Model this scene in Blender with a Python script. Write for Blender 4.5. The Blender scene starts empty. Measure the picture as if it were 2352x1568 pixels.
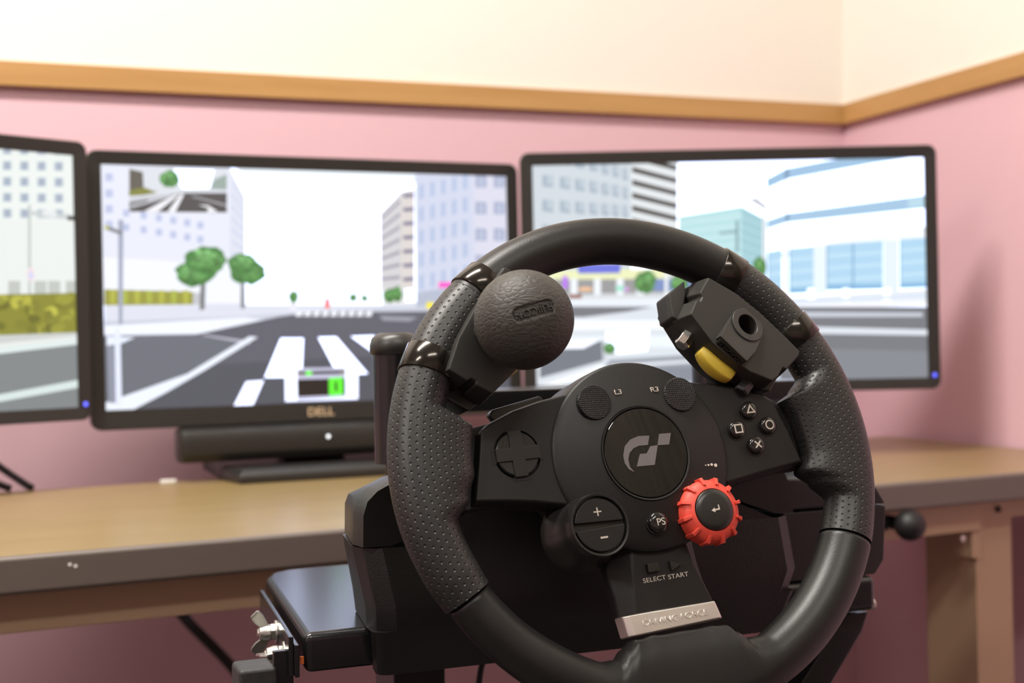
import bpy, bmesh, math, random
from mathutils import Matrix, Vector
random.seed(7)
scn = bpy.context.scene
R = math.radians
S = 0.001
CAMZ = 0.868            # camera height above the floor (desk top is 0.72)
FPX = 3062.0            # focal length in pixels of a 2352 px wide frame
ROLL = 0.021

# ------------------------------------------------------------------ camera
cam_d = bpy.data.cameras.new('camera'); cam = bpy.data.objects.new('camera', cam_d)
scn.collection.objects.link(cam); scn.camera = cam
cr, sr = math.cos(ROLL), math.sin(ROLL)
cam.matrix_world = Matrix(((cr, sr, 0, 0), (0, 0, -1, 0), (-sr, cr, 0, CAMZ), (0, 0, 0, 1)))
cam_d.sensor_width = 36; cam_d.lens = FPX / 2352 * 36; cam_d.clip_start = 0.02
cam_d.dof.use_dof = True; cam_d.dof.focus_distance = 0.715; cam_d.dof.aperture_fstop = 8.0

# ------------------------------------------------------------------ world, exposure
w = bpy.data.worlds.new('world'); scn.world = w; w.use_nodes = True
w.node_tree.nodes['Background'].inputs[0].default_value = (1, .96, .9, 1)
w.node_tree.nodes['Background'].inputs[1].default_value = 0.3
vs = scn.view_settings
vs.view_transform = 'Standard'; vs.look = 'None'; vs.gamma = 1; vs.use_curve_mapping = False
vs.exposure = 0.0

# room axes: back wall runs along D1, right wall comes towards the camera along D2
AW = R(21.16)
D1 = Vector((math.cos(AW), math.sin(AW), 0)); D2 = Vector((math.sin(AW), -math.cos(AW), 0))
CORNER = Vector((.512, 2.025, 0))
CEIL = 2.6
# (position along D1 from corner, along D2 from corner, power)
LAMPS = [(-1.5, .92, 55, 'white twin-tube ceiling lamp above the monitors'), (-.95, 2.6, 18, 'white twin-tube ceiling lamp above the open floor'), (-3.3, 2.2, 40, 'white twin-tube ceiling lamp near the wall left of the desk')]
def lamp_at(s, t): return CORNER + D1 * s + D2 * t

# ------------------------------------------------------------------ materials
def mat(name, col, rough=.5, metal=0, spec=.5, coat=0, bump=None, bscale=100, bdist=.0003, emit=None, var=0):
    m = bpy.data.materials.new(name); m.use_nodes = True
    nt = m.node_tree; b = nt.nodes['Principled BSDF']
    b.inputs['Base Color'].default_value = (*col, 1); b.inputs['Roughness'].default_value = rough
    b.inputs['Metallic'].default_value = metal; b.inputs['Specular IOR Level'].default_value = spec
    b.inputs['Coat Weight'].default_value = coat; b.inputs['Coat Roughness'].default_value = .08
    if emit:
        b.inputs['Emission Color'].default_value = (*emit[0], 1); b.inputs['Emission Strength'].default_value = emit[1]
    tc = nt.nodes.new('ShaderNodeTexCoord')
    nz = nt.nodes.new('ShaderNodeTexNoise'); nz.inputs['Scale'].default_value = bscale; nz.inputs['Detail'].default_value = 3
    nt.links.new(tc.outputs['Object'], nz.inputs['Vector'])
    if bump:
        bp = nt.nodes.new('ShaderNodeBump'); bp.inputs['Strength'].default_value = bump; bp.inputs['Distance'].default_value = bdist
        nt.links.new(nz.outputs['Fac'], bp.inputs['Height']); nt.links.new(bp.outputs['Normal'], b.inputs['Normal'])
    if var:
        mx = nt.nodes.new('ShaderNodeMixRGB'); mx.blend_type = 'MIX'
        mx.inputs['Color1'].default_value = (*[c * (1 - var) for c in col], 1); mx.inputs['Color2'].default_value = (*[min(1, c * (1 + var)) for c in col], 1)
        nt.links.new(nz.outputs['Fac'], mx.inputs['Fac']); nt.links.new(mx.outputs['Color'], b.inputs['Base Color'])
    return m

def lin(c):
    return tuple((x / 255 / 12.92) if x / 255 <= .04045 else ((x / 255 + .055) / 1.055) ** 2.4 for x in c)

M = {}
M['black'] = mat('black_plastic', (.012, .0112, .0105), .45, spec=.38, bump=.25, bscale=2600, bdist=.0002)
M['blackside'] = mat('black_plastic_smooth', (.019, .018, .017), .30)
M['base'] = mat('black_grained_plastic', (.009, .0088, .0086), .34, bump=.6, bscale=1500, bdist=.0004)
M['gloss'] = mat('black_gloss', (.012, .011, .011), .09, coat=.4)
M['badge'] = mat('dark_glass', (.012, .011, .010), .035, spec=.5)
M['groove'] = mat('black_groove', (.006, .006, .006), .6)
M['rubber'] = mat('rim_rubber', (.013, .0125, .012), .40, spec=.42, bump=.35, bscale=900, bdist=.0002)
M['steel_paint'] = mat('black_painted_steel', (.010, .010, .011), .22, spec=.6)
M['knob'] = mat('clamp_plastic', (.027, .025, .022), .46, bump=.3, bscale=3000, bdist=.0002)
M['band'] = mat('black_chrome_band', (.05, .045, .04), .16, metal=.85)
M['chrome'] = mat('chrome', (.78, .76, .72), .12, metal=1)
M['zinc'] = mat('zinc_plated', (.58, .57, .53), .34, metal=1, bump=.2, bscale=500)
M['plate'] = mat('satin_chrome', (.92, .90, .85), .42, metal=1)
M['red'] = mat('red_dial_plastic', (.74, .072, .045), .52, bump=.2, bscale=2500, bdist=.0002)
M['yellow'] = mat('yellow_plastic', (.64, .46, .05), .38)
M['white'] = mat('white_print', (.62, .57, .50), .5)
M['grey_print'] = mat('grey_print', (.16, .145, .15), .35)
M['bezel'] = mat('monitor_plastic', (.022, .020, .018), .42, bump=.2, bscale=2500, bdist=.0002)
M['cap'] = mat('rubber_cap', (.03, .028, .026), .38)
M['orange'] = mat('orange_paint', (.55, .12, .02), .5)
M['blueled'] = mat('blue_light', (.05, .05, .4), .3, emit=((.12, .14, 1), 1.6))
M['whiteled'] = mat('white_light', (.5, .5, .5), .3, emit=((.9, .95, 1), 1.6))
M['logo_metal'] = mat('logo_metal', (.80, .60, .38), .4)
M['worn'] = mat('worn_black_rubber', (.03, .03, .03), .55, bump=.4, bscale=300, var=.5)
M['cable'] = mat('black_cable', (.008, .007, .008), .5)
M['beige'] = mat('beige_painted_steel', (.44, .30, .19), .45, bump=.1, bscale=900, var=.04)
M['edge'] = mat('grey_edge_band', (.135, .108, .094), .42, bump=.2, bscale=700, var=.06)
M['whiteplastic'] = mat('white_plastic', (.75, .72, .68), .4)
M['ceiling'] = mat('ceiling_paint', (.82, .80, .76), .8, bump=.1, bscale=60)
M['floor'] = mat('floor_vinyl', (.04, .034, .03), .55, var=.15, bscale=6)
M['curtain'] = mat('curtain_cloth', (.26, .22, .165), .8, bump=.2, bscale=700)
M['lampbody'] = mat('lamp_body', (.8, .8, .8), .4)
M['tube'] = mat('lamp_tube', (.9, .9, .9), .4, emit=((1, .95, .88), 9))

def wood(name, c1, c2, axis='X', rough=.38, scale=9.0, stretch=14.0):
    m = bpy.data.materials.new(name); m.use_nodes = True; nt = m.node_tree; b = nt.nodes['Principled BSDF']
    tc = nt.nodes.new('ShaderNodeTexCoord'); mp = nt.nodes.new('ShaderNodeMapping')
    sc = [scale * stretch] * 3; sc['XYZ'.index(axis)] = scale
    mp.inputs['Scale'].default_value = sc
    nz = nt.nodes.new('ShaderNodeTexNoise'); nz.inputs['Scale'].default_value = 1; nz.inputs['Detail'].default_value = 6; nz.inputs['Roughness'].default_value = .6; nz.inputs['Distortion'].default_value = .4
    cpr = nt.nodes.new('ShaderNodeValToRGB'); e = cpr.color_ramp.elements
    e[0].position = .3; e[0].color = (*c1, 1); e[1].position = .7; e[1].color = (*c2, 1)
    nt.links.new(tc.outputs['Object'], mp.inputs['Vector']); nt.links.new(mp.outputs['Vector'], nz.inputs['Vector'])
    nt.links.new(nz.outputs['Fac'], cpr.inputs['Fac']); nt.links.new(cpr.outputs['Color'], b.inputs['Base Color'])
    b.inputs['Roughness'].default_value = rough
    bp = nt.nodes.new('ShaderNodeBump'); bp.inputs['Strength'].default_value = .08; bp.inputs['Distance'].default_value = .0003
    nt.links.new(nz.outputs['Fac'], bp.inputs['Height']); nt.links.new(bp.outputs['Normal'], b.inputs['Normal'])
    return m
M['desk'] = wood('beech_laminate', (.235, .162, .064), (.295, .21, .09), 'X', .33, 5)
M['trim'] = wood('varnished_trim_wood', (.44, .235, .075), (.53, .30, .11), 'X', .4, 3)

def wall_mat():
    m = bpy.data.materials.new('two_tone_wall'); m.use_nodes = True; nt = m.node_tree; b = nt.nodes['Principled BSDF']
    g = nt.nodes.new('ShaderNodeNewGeometry'); sp = nt.nodes.new('ShaderNodeSeparateXYZ')
    nt.links.new(g.outputs['Position'], sp.inputs[0])
    gt = nt.nodes.new('ShaderNodeMath'); gt.operation = 'GREATER_THAN'; gt.inputs[1].default_value = 1.2
    nt.links.new(sp.outputs['Z'], gt.inputs[0])
    mx = nt.nodes.new('ShaderNodeMixRGB'); mx.inputs['Color1'].default_value = (.74, .475, .535, 1); mx.inputs['Color2'].default_value = (.85, .80, .73, 1)
    nt.links.new(gt.outputs[0], mx.inputs['Fac']); nt.links.new(mx.outputs['Color'], b.inputs['Base Color'])
    b.inputs['Roughness'].default_value = .7; b.inputs['Specular IOR Level'].default_value = .3
    nz = nt.nodes.new('ShaderNodeTexNoise'); nz.inputs['Scale'].default_value = 450; nz.inputs['Detail'].default_value = 4
    nt.links.new(g.outputs['Position'], nz.inputs['Vector'])
    bp = nt.nodes.new('ShaderNodeBump'); bp.inputs['Strength'].default_value = .15; bp.inputs['Distance'].default_value = .0006
    nt.links.new(nz.outputs['Fac'], bp.inputs['Height']); nt.links.new(bp.outputs['Normal'], b.inputs['Normal'])
    return m
M['wall'] = wall_mat()

def cell_bump(name, col, rough, cell, rad, depth, knurl=False):
    """dimples (staggered pits) or knurled pyramids in UV space (UV in metres)"""
    m = bpy.data.materials.new(name); m.use_nodes = True; nt = m.node_tree; b = nt.nodes['Principled BSDF']
    b.inputs['Base Color'].default_value = (*col, 1); b.inputs['Roughness'].default_value = rough
    N = nt.nodes.new; L = nt.links.new
    def math_(op, a, bb=None):
        n = N('ShaderNodeMath'); n.operation = op
        for i, x in enumerate((a, bb)):
            if x is None: continue
            if isinstance(x, (int, float)): n.inputs[i].default_value = x
            else: L(x, n.inputs[i])
        return n.outputs[0]
    uv = N('ShaderNodeUVMap'); sp = N('ShaderNodeSeparateXYZ'); L(uv.outputs[0], sp.inputs[0])
    y = math_('DIVIDE', sp.outputs['Y'], cell * (.87 if not knurl else 1)); x = math_('DIVIDE', sp.outputs['X'], cell)
    row = math_('FLOOR', y); odd = math_('FLOORED_MODULO', row, 2.0)
    xs = math_('ADD', x, math_('MULTIPLY', odd, .5))
    fx = math_('SUBTRACT', math_('FRACT', xs), .5); fy = math_('SUBTRACT', math_('FRACT', y), .5)
    if knurl:
        h = math_('SUBTRACT', 1.0, math_('MULTIPLY', 2.0, math_('MAXIMUM', math_('ABSOLUTE', fx), math_('ABSOLUTE', fy))))
    else:
        d = math_('SQRT', math_('ADD', math_('MULTIPLY', fx, fx), math_('MULTIPLY', math_('MULTIPLY', fy, fy), .76)))
        n = N('ShaderNodeMapRange'); n.interpolation_type = 'SMOOTHSTEP'; L(d, n.inputs[0])
        n.inputs[1].default_value = rad * .25; n.inputs[2].default_value = rad; n.inputs[3].default_value = 0; n.inputs[4].default_value = 1
        h = n.outputs[0]
    bp = N('ShaderNodeBump'); bp.inputs['Strength'].default_value = 1; bp.inputs['Distance'].default_value = depth
    L(h, bp.inputs['Height'])
    if not knurl:
        nz = N('ShaderNodeTexNoise'); nz.inputs['Scale'].default_value = 900; tc = N('ShaderNodeTexCoord'); L(tc.outputs['Object'], nz.inputs['Vector'])
        b2 = N('ShaderNodeBump'); b2.inputs['Strength'].default_value = .3; b2.inputs['Distance'].default_value = .0002
        L(nz.outputs['Fac'], b2.inputs['Height']); L(b2.outputs['Normal'], bp.inputs['Normal'])
    L(bp.outputs['Normal'], b.inputs['Normal'])
    return m
M['dimple'] = cell_bump('dimpled_grip_rubber', (.021, .0205, .020), .42, .0041, .20, .0005)
M['knurl'] = cell_bump('knurled_rubber', (.02, .019, .019), .35, .00115, .3, .0006, knurl=True)

def leather():
    m = bpy.data.materials.new('wrinkled_leatherette'); m.use_nodes = True; nt = m.node_tree; b = nt.nodes['Principled BSDF']
    b.inputs['Base Color'].default_value = (.043, .039, .034, 1); b.inputs['Roughness'].default_value = .52
    tc = nt.nodes.new('ShaderNodeTexCoord'); mp = nt.nodes.new('ShaderNodeMapping'); mp.inputs['Scale'].default_value = (1, 2.2, 1.6); mp.inputs['Rotation'].default_value = (0, 0, .25)
    nz = nt.nodes.new('ShaderNodeTexNoise'); nz.inputs['Scale'].default_value = 60; nz.inputs['Detail'].default_value = 2
    add = nt.nodes.new('ShaderNodeVectorMath'); add.operation = 'MULTIPLY_ADD'; add.inputs[1].default_value = (.012,) * 3
    vo = nt.nodes.new('ShaderNodeTexVoronoi'); vo.feature = 'DISTANCE_TO_EDGE'; vo.inputs['Scale'].default_value = 190
    mr = nt.nodes.new('ShaderNodeMapRange'); mr.inputs[2].default_value = .22
    L = nt.links.new
    L(tc.outputs['Object'], mp.inputs['Vector']); L(mp.outputs['Vector'], nz.inputs['Vector'])
    L(nz.outputs['Color'], add.inputs[0]); L(mp.outputs['Vector'], add.inputs[2]); L(add.outputs[0], vo.inputs['Vector'])
    L(vo.outputs['Distance'], mr.inputs[0])
    bp = nt.nodes.new('ShaderNodeBump'); bp.inputs['Strength'].default_value = .3; bp.inputs['Distance'].default_value = .0006
    L(mr.outputs[0], bp.inputs['Height']); L(bp.outputs['Normal'], b.inputs['Normal'])
    return m
M['leather'] = leather()

def screen_mat():
    m = bpy.data.materials.new('lit_screen'); m.use_nodes = True; nt = m.node_tree; b = nt.nodes['Principled BSDF']
    at = nt.nodes.new('ShaderNodeVertexColor'); at.layer_name = 'Col'
    b.inputs['Base Color'].default_value = (.01, .01, .01, 1); b.inputs['Roughness'].default_value = .5
    nt.links.new(at.outputs['Color'], b.inputs['Emission Color']); b.inputs['Emission Strength'].default_value = 1.12
    return m
M['screen'] = screen_mat()

# ------------------------------------------------------------------ mesh helpers (coordinates in millimetres of a local frame)
class MB:
    def __init__(s): s.v = []; s.f = []; s.uv = {}
    def add(s, vs, fs):
        o = len(s.v); s.v += [tuple(p) for p in vs]; s.f += [tuple(i + o for i in f) for f in fs]; return s
    def box(s, x0, x1, y0, y1, z0, z1):
        return s.add([(x0, y0, z0), (x1, y0, z0), (x1, y1, z0), (x0, y1, z0), (x0, y0, z1), (x1, y0, z1), (x1, y1, z1), (x0, y1, z1)],
                     [(3, 2, 1, 0), (4, 5, 6, 7), (0, 1, 5, 4), (1, 2, 6, 5), (2, 3, 7, 6), (3, 0, 4, 7)])
    def loft(s, rings, cap=True, closed=False):
        n = len(rings[0]); vs = [p for r in rings for p in r]; fs = []
        m = len(rings)
        for k in range(m if closed else m - 1):
            for i in range(n):
                a, b = k * n + i, k * n + (i + 1) % n; k2 = ((k + 1) % m) * n
                fs.append((a, b, k2 + (i + 1) % n, k2 + i))
        if cap and not closed: fs += [tuple(reversed(range(n))), tuple(range((m - 1) * n, m * n))]
        return s.add(vs, fs)
    def prism(s, pts, z0, z1, plane='xy'):
        f = {'xy': lambda p, z: (p[0], p[1], z), 'xz': lambda p, z: (p[0], z, p[1]), 'yz': lambda p, z: (z, p[0], p[1])}[plane]
        return s.loft([[f(p, z0) for p in pts], [f(p, z1) for p in pts]])
    def lathe(s, prof, n=48, c=(0, 0, 0), axis='z', cap=True):
        rings = []
        for r, h in prof:
            ring = []
            for i in range(n):
                a = 2 * math.pi * i / n; p = (r * math.cos(a), r * math.sin(a), h)
                if axis == 'x': p = (h, p[0], p[1])
                if axis == 'y': p = (p[1], h, p[0])
                ring.append((c[0] + p[0], c[1] + p[1], c[2] + p[2]))
            rings.append(ring)
        return s.loft(rings, cap)
    def tube(s, path, r, n=10):
        path = [Vector(p) for p in path]; rings = []
        up = Vector((.13, .21, 1)).normalized()
        for i, p in enumerate(path):
            t = (path[min(i + 1, len(path) - 1)] - path[max(i - 1, 0)]).normalized()
            a = t.cross(up).normalized(); b = t.cross(a)
            rings.append([p + r * (math.cos(k * 2 * math.pi / n) * a + math.sin(k * 2 * math.pi / n) * b) for k in range(n)])
        return s.loft(rings)
    def build(s, name, material, parent=None, frame=None, bevel=0, seg=2, smooth=35, label=None, scale=S):
        me = bpy.data.meshes.new(name)
        bm = bmesh.new(); vs = [bm.verts.new(Vector(p) * scale) for p in s.v]
        for f in s.f:
            try: bm.faces.new([vs[i] for i in f])
            except ValueError: pass
        bmesh.ops.remove_doubles(bm, verts=bm.verts, dist=1e-7)
        bmesh.ops.recalc_face_normals(bm, faces=bm.faces)
        if bevel:
            es = [e for e in bm.edges if len(e.link_faces) == 2 and e.calc_face_angle(0) > R(32)]
            bmesh.ops.bevel(bm, geom=es, offset=bevel * scale, segments=seg, profile=.5, affect='EDGES', clamp_overlap=True)
        bm.to_mesh(me); bm.free()
        me.shade_smooth()
        me.set_sharp_from_angle(angle=R(smooth))
        me.materials.append(material)
        o = link(name, me, parent, frame, label)
        if bevel:
            md = o.modifiers.new('weighted_normals', 'WEIGHTED_NORMAL'); md.keep_sharp = True; md.weight = 80
        return o

def link(name, me, parent=None, frame=None, label=None):
    o = bpy.data.objects.new(name, me); scn.collection.objects.link(o)
    fm = frame if frame is not None else Matrix()
    if parent is not None:
        o.parent = parent; o.matrix_parent_inverse = ABS[parent.name].inverted()
    o.matrix_basis = fm
    ABS[o.name] = fm
    if label: o['label'] = label
    return o
ABS = {}
def thing(name, label, cat, frame, group=None):
    o = bpy.data.objects.new(name, None); scn.collection.objects.link(o); o.empty_display_size = .05
    o.matrix_basis = frame; ABS[o.name] = frame
    return tag(o, label, cat, group)
def tag(o, label, cat, group=None, kind=None):
    o['label'] = label; o['category'] = cat
    if group: o['group'] = group
    return o
def struct(o, label=None, cat=None):
    o['kind'] = 'structure'
    if label: o['label'] = label
    if cat: o['category'] = cat
    return o
def frame(o, x, y, z):
    x, y, z = Vector(x).normalized(), Vector(y).normalized(), Vector(z).normalized()
    return Matrix(((x.x, y.x, z.x, o[0]), (x.y, y.y, z.y, o[1]), (x.z, y.z, z.z, o[2]), (0, 0, 0, 1)))
def lerp_tab(tab, t):
    for (a, x), (b, y) in zip(tab, tab[1:]):
        if a <= t <= b:
            k = (t - a) / (b - a) if b > a else 0; k = k * k * (3 - 2 * k); return x + (y - x) * k
    return tab[0][1] if t < tab[0][0] else tab[-1][1]
def text(name, body, size, parent, fr, pos, rot=0, m=None, xs=1.0, depth=.15, align='CENTER', bend=None, label=None, mirror=False):
    cu = bpy.data.curves.new(name, 'FONT'); cu.body = body; cu.size = size * S; cu.extrude = depth * S / 2
    cu.align_x = align; cu.align_y = 'CENTER'
    to = bpy.data.objects.new('tmp', cu); scn.collection.objects.link(to)
    dg = bpy.context.evaluated_depsgraph_get(); dg.update()
    me = bpy.data.meshes.new_from_object(to.evaluated_get(dg)); bpy.data.objects.remove(to)
    c, s_ = math.cos(rot), math.sin(rot)
    for v in me.vertices:
        x, y, z = v.co.x * xs, v.co.y, v.co.z
        x, y = x * c - y * s_, x * s_ + y * c
        v.co = (x + pos[0] * S, y + pos[1] * S, z + pos[2] * S)
        if bend: v.co = bend(v.co)
    me.materials.clear(); me.materials.append(m or M['white']); me.name = name
    return link(name, me, parent, fr, label)

def cut(o, mb, fr):
    c_ = mb.build('cutter', M['groove'], None, fr)
    o.modifiers.clear(); md = o.modifiers.new('cut', 'BOOLEAN'); md.operation = 'DIFFERENCE'; md.object = c_; md.solver = 'EXACT'
    dg = bpy.context.evaluated_depsgraph_get(); dg.update()
    me = bpy.data.meshes.new_from_object(o.evaluated_get(dg)); o.modifiers.clear(); o.data = me
    me.shade_smooth(); me.set_sharp_from_angle(angle=R(35)); wn = o.modifiers.new('weighted_normals', 'WEIGHTED_NORMAL'); wn.keep_sharp = True; wn.weight = 80
    bpy.data.objects.remove(c_)

# ================================================================== the room
Zt = Vector((0, 0, 1))
FW = frame(CORNER, D1, -D2, Zt)               # back wall frame: x along wall (negative = towards the left), y into the wall
FR_ = frame(CORNER, D2, D1, Zt)
LX, LY = 4600, 5200
struct(MB().box(-LX, 100, 0, 120, 0, CEIL * 1000).build('wall_back', M['wall'], None, FW))
struct(MB().box(0, LY, 0, 120, 0, CEIL * 1000).build('wall_right', M['wall'], None, FR_))
struct(MB().box(-LX - 120, -LX, -LY, 120, 0, CEIL * 1000).build('wall_left', M['wall'], None, FW))
struct(MB().box(-LX - 120, 120, -LY - 120, -LY, 0, CEIL * 1000).build('wall_front', M['wall'], None, FW))
struct(MB().box(-LX - 120, 120, -LY - 120, 120, -60, 0).build('floor', M['floor'], None, FW))
struct(MB().box(-LX - 120, 120, -LY - 120, 120, CEIL * 1000, CEIL * 1000 + 60).build('ceiling', M['ceiling'], None, FW))
struct(MB().box(-LX, -11, -11, 0, 1185, 1215).build('trim_1', M['trim'], None, FW, bevel=1.5))
struct(MB().box(0, LY, -11, 0, 1185, 1215).build('trim_2', M['trim'], None, FR_, bevel=1.5))

# ceiling lamps: body, two tubes, and the light they give
for i, (s, t, pw, lab) in enumerate(LAMPS):
    p = lamp_at(s, t); p.z = CEIL
    f = frame(p, D1, -D2, Zt)
    L_ = thing('ceiling_lamp', lab, 'lamp', f, 'fluorescent ceiling lamps')
    MB().box(-640, 640, -110, 110, -60, 0).build('lamp_body', M['lampbody'], L_, f, bevel=8)
    for yy in (-60, 60): MB().lathe([(14, -600), (14, 600)], 16, (0, yy, -82), 'x').build('lamp_tube', M['tube'], L_, f)
    ld = bpy.data.lights.new('lamp_light', 'AREA'); ld.shape = 'RECTANGLE'; ld.size = 1.2; ld.size_y = .2; ld.energy = pw; ld.color = (1, .95, .88)
    lo = bpy.data.objects.new('lamp_light', ld); scn.collection.objects.link(lo); lo.matrix_world = f @ Matrix.Translation((0, 0, -.105))

# pleated curtain along the right wall beside the camera (it shows in the glass badge)
def curtain(x0, x1, lab):
    n = 120; path = []
    for i in range(n + 1):
        x = x0 + (x1 - x0) * i / n; path.append((x, -75 + 38 * math.sin(i * .95) + 10 * math.sin(i * 2.3)))
    b = MB(); ring = lambda z: [(x, y, z) for x, y in path]
    vs = ring(60) + ring(2350); b.add(vs, [(i, i + 1, n + 2 + i, n + 1 + i) for i in range(n)])
    o = b.build('curtain', M['curtain'], None, FR_, smooth=80)
    md = o.modifiers.new('thickness', 'SOLIDIFY'); md.thickness = .004
    tag(o, lab, 'curtain')
curtain(1750, 3600, 'beige pleated curtain hanging along the wall beside the desk end')

# ================================================================== the desk
AD = R(25.5)
DX = Vector((math.cos(AD), math.sin(AD), 0)); DY = Vector((-math.sin(AD), math.cos(AD), 0))
FD = frame(Vector((-.372, .960, .72)), DX, DY, Zt)     # origin on the front top edge, z = 0 is the desk top
desk = thing('desk', 'long desk with beech laminate top, grey edge and beige steel frame', 'desk', FD @ Matrix.Translation((0, 0, -.72)))
MB().prism([(-900, 9), (1203, 9), (1240, 483), (-900, 483)], -26, -.2).build('desktop', M['desk'], desk, FD, bevel=.8)
eb = MB().box(-900, 1204, 0, 9, -28, 0).build('edge_band', M['edge'], desk, FD, bevel=3.5, seg=4)
for x, z in ((48, -9), (52, -10.5), (560, -11), (575, -11)):
    MB().lathe([(1.6, 0), (1.2, .25)], 10, (0, 0, 0), 'y').build('chip', M['whiteplastic'], eb, FD @ Matrix.Translation((x * S, -.0002, z * S)))
MB().box(-900, 968, 28, 52, -61, -26).build('front_rail', M['beige'], desk, FD, bevel=1.5)
leg = MB().box(969, 1021, 38, 114, -690, -26).build('leg', M['beige'], desk, FD, bevel=2)
MB().box(940, 1050, 38, 440, -719, -690).build('foot', M['beige'], desk, FD, bevel=3)
MB().box(958, 970, 32, 60, -90, -26).build('bracket', M['beige'], desk, FD, bevel=1)
MB().prism([(1021, -26), (1062, -26), (1044, -52), (1021, -52)], 40, 44, 'xz').build('gusset', M['beige'], desk, FD)
MB().box(-860, -808, 38, 114, -690, -26).build('leg', M['beige'], desk, FD, bevel=2)
MB().box(-890, -780, 38, 440, -719, -690).build('foot', M['beige'], desk, FD, bevel=3)
for x, y, z in ((1001, 37, -42), (944, 31, -68)):
    MB().lathe([(3.6, 0), (3.6, -1.2), (2, -2)], 14, (x, y, z), 'y').build('screw', M['groove' if x > 960 else 'zinc'], desk, FD)
kb = MB(); kb.lathe([(.1, -17.5)] + [(15.5 * math.sin(a * math.pi / 12), -2 - 15.5 * math.cos(a * math.pi / 12)) for a in range(1, 12)] + [(.1, 13.5)], 28, (842, -2, -42), 'y')
hk = kb.build('hand_knob', M['cable'], desk, FD, label='black ball hand knob')
MB().lathe([(7, 8), (7, 30)], 18, (842, 0, -42), 'y').build('collar', M['cable'], hk, FD)
MB().lathe([(8.5, 12), (8.5, 29)], 18, (822, 0, -40), 'y').build('collar', M['cable'], hk, FD)

# ================================================================== monitors
SWID, SHGT = 476.6, 268.0
class Painter:
    """flat picture on a screen: polygons given in photo pixels, carried onto the screen's own plane and clipped to it"""
    def __init__(s, fr): s.fr = fr; s.inv = fr.inverted(); s.v = []; s.f = []; s.c = []; s.k = 0
    def loc(s, p):
        dx, dy = p[0] - 1176, p[1] - 784
        d = Vector(((dx * cr - dy * sr) / FPX, 1, -(dx * sr + dy * cr) / FPX)); o = Vector((0, 0, CAMZ))
        n = s.fr.to_3x3() @ Vector((0, 1, 0)); t = (s.fr.translation - o).dot(n) / d.dot(n)
        q = s.inv @ (o + d * t); return (q.x * 1000, q.z * 1000)
    def add(s, pts, col):
        hw, hh = SWID / 2, SHGT / 2
        for ax, lim, sg in ((0, hw, 1), (0, -hw, -1), (1, hh, 1), (1, -hh, -1)):
            out = []
            for a, b in zip(pts, pts[1:] + pts[:1]):
                ia, ib = sg * (a[ax] - lim) <= 0, sg * (b[ax] - lim) <= 0
                if ia: out.append(a)
                if ia != ib:
                    k = (lim - a[ax]) / (b[ax] - a[ax]); out.append((a[0] + (b[0] - a[0]) * k, a[1] + (b[1] - a[1]) * k))
            pts = out
            if len(pts) < 3: return
        o = len(s.v); s.k += 1; y = -.006 * s.k
        s.v += [(p[0] * S, y * S, p[1] * S) for p in pts]; s.f.append(tuple(range(o, o + len(pts)))); 
        l_ = lin(col); hi = max(0, (sum(col) / 765 - .972) / .028); g_ = 1 + .8 * hi
        s.c += [(l_[0] * g_, l_[1] * g_ * (1 + .12 * hi), l_[2] * g_ * (1 + .6 * hi))] * len(pts)
    def P(s, pts, col): s.add([s.loc(p) for p in pts], col)
    def Rc(s, x0, y0, x1, y1, col): s.P([(x0, y0), (x1, y0), (x1, y1), (x0, y1)], col)
    def blob(s, cx, cy, rx, ry, col, n=18, j=.12):
        s.P([(cx + rx * math.cos(2 * math.pi * i / n) * (1 + random.uniform(-j, j)), cy + ry * math.sin(2 * math.pi * i / n) * (1 + random.uniform(-j, j))) for i in range(n)], col)
    def tree(s, cx, cy, rx, ry):
        s.blob(cx, cy, rx, ry, (72, 128, 66))
        for i in range(int(rx * .9) + 6):
            a, q = random.uniform(0, 6.28), math.sqrt(random.random()) * .75
            x, y = cx + rx * q * math.cos(a), cy + ry * q * math.sin(a)
            k = (y - cy) / ry
            g = random.uniform(.72, 1.12); s.blob(x, y, rx * .17, ry * .17, ((104 - 40 * k) * g, min(255, (160 - 45 * k) * g), (92 - 40 * k) * g), 9, .35)
    def build(s, parent):
        me = bpy.data.meshes.new('screen'); me.from_pydata(s.v, [], s.f); me.update()
        a = me.color_attributes.new('Col', 'FLOAT_COLOR', 'POINT')
        for i, c in enumerate(s.c): a.data[i].color = (*c, 1)
        me.materials.append(M['screen'])
        for p in me.polygons:
            if (p.normal.y) > 0: p.flip()
        return link('screen', me, parent, s.fr)

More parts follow.
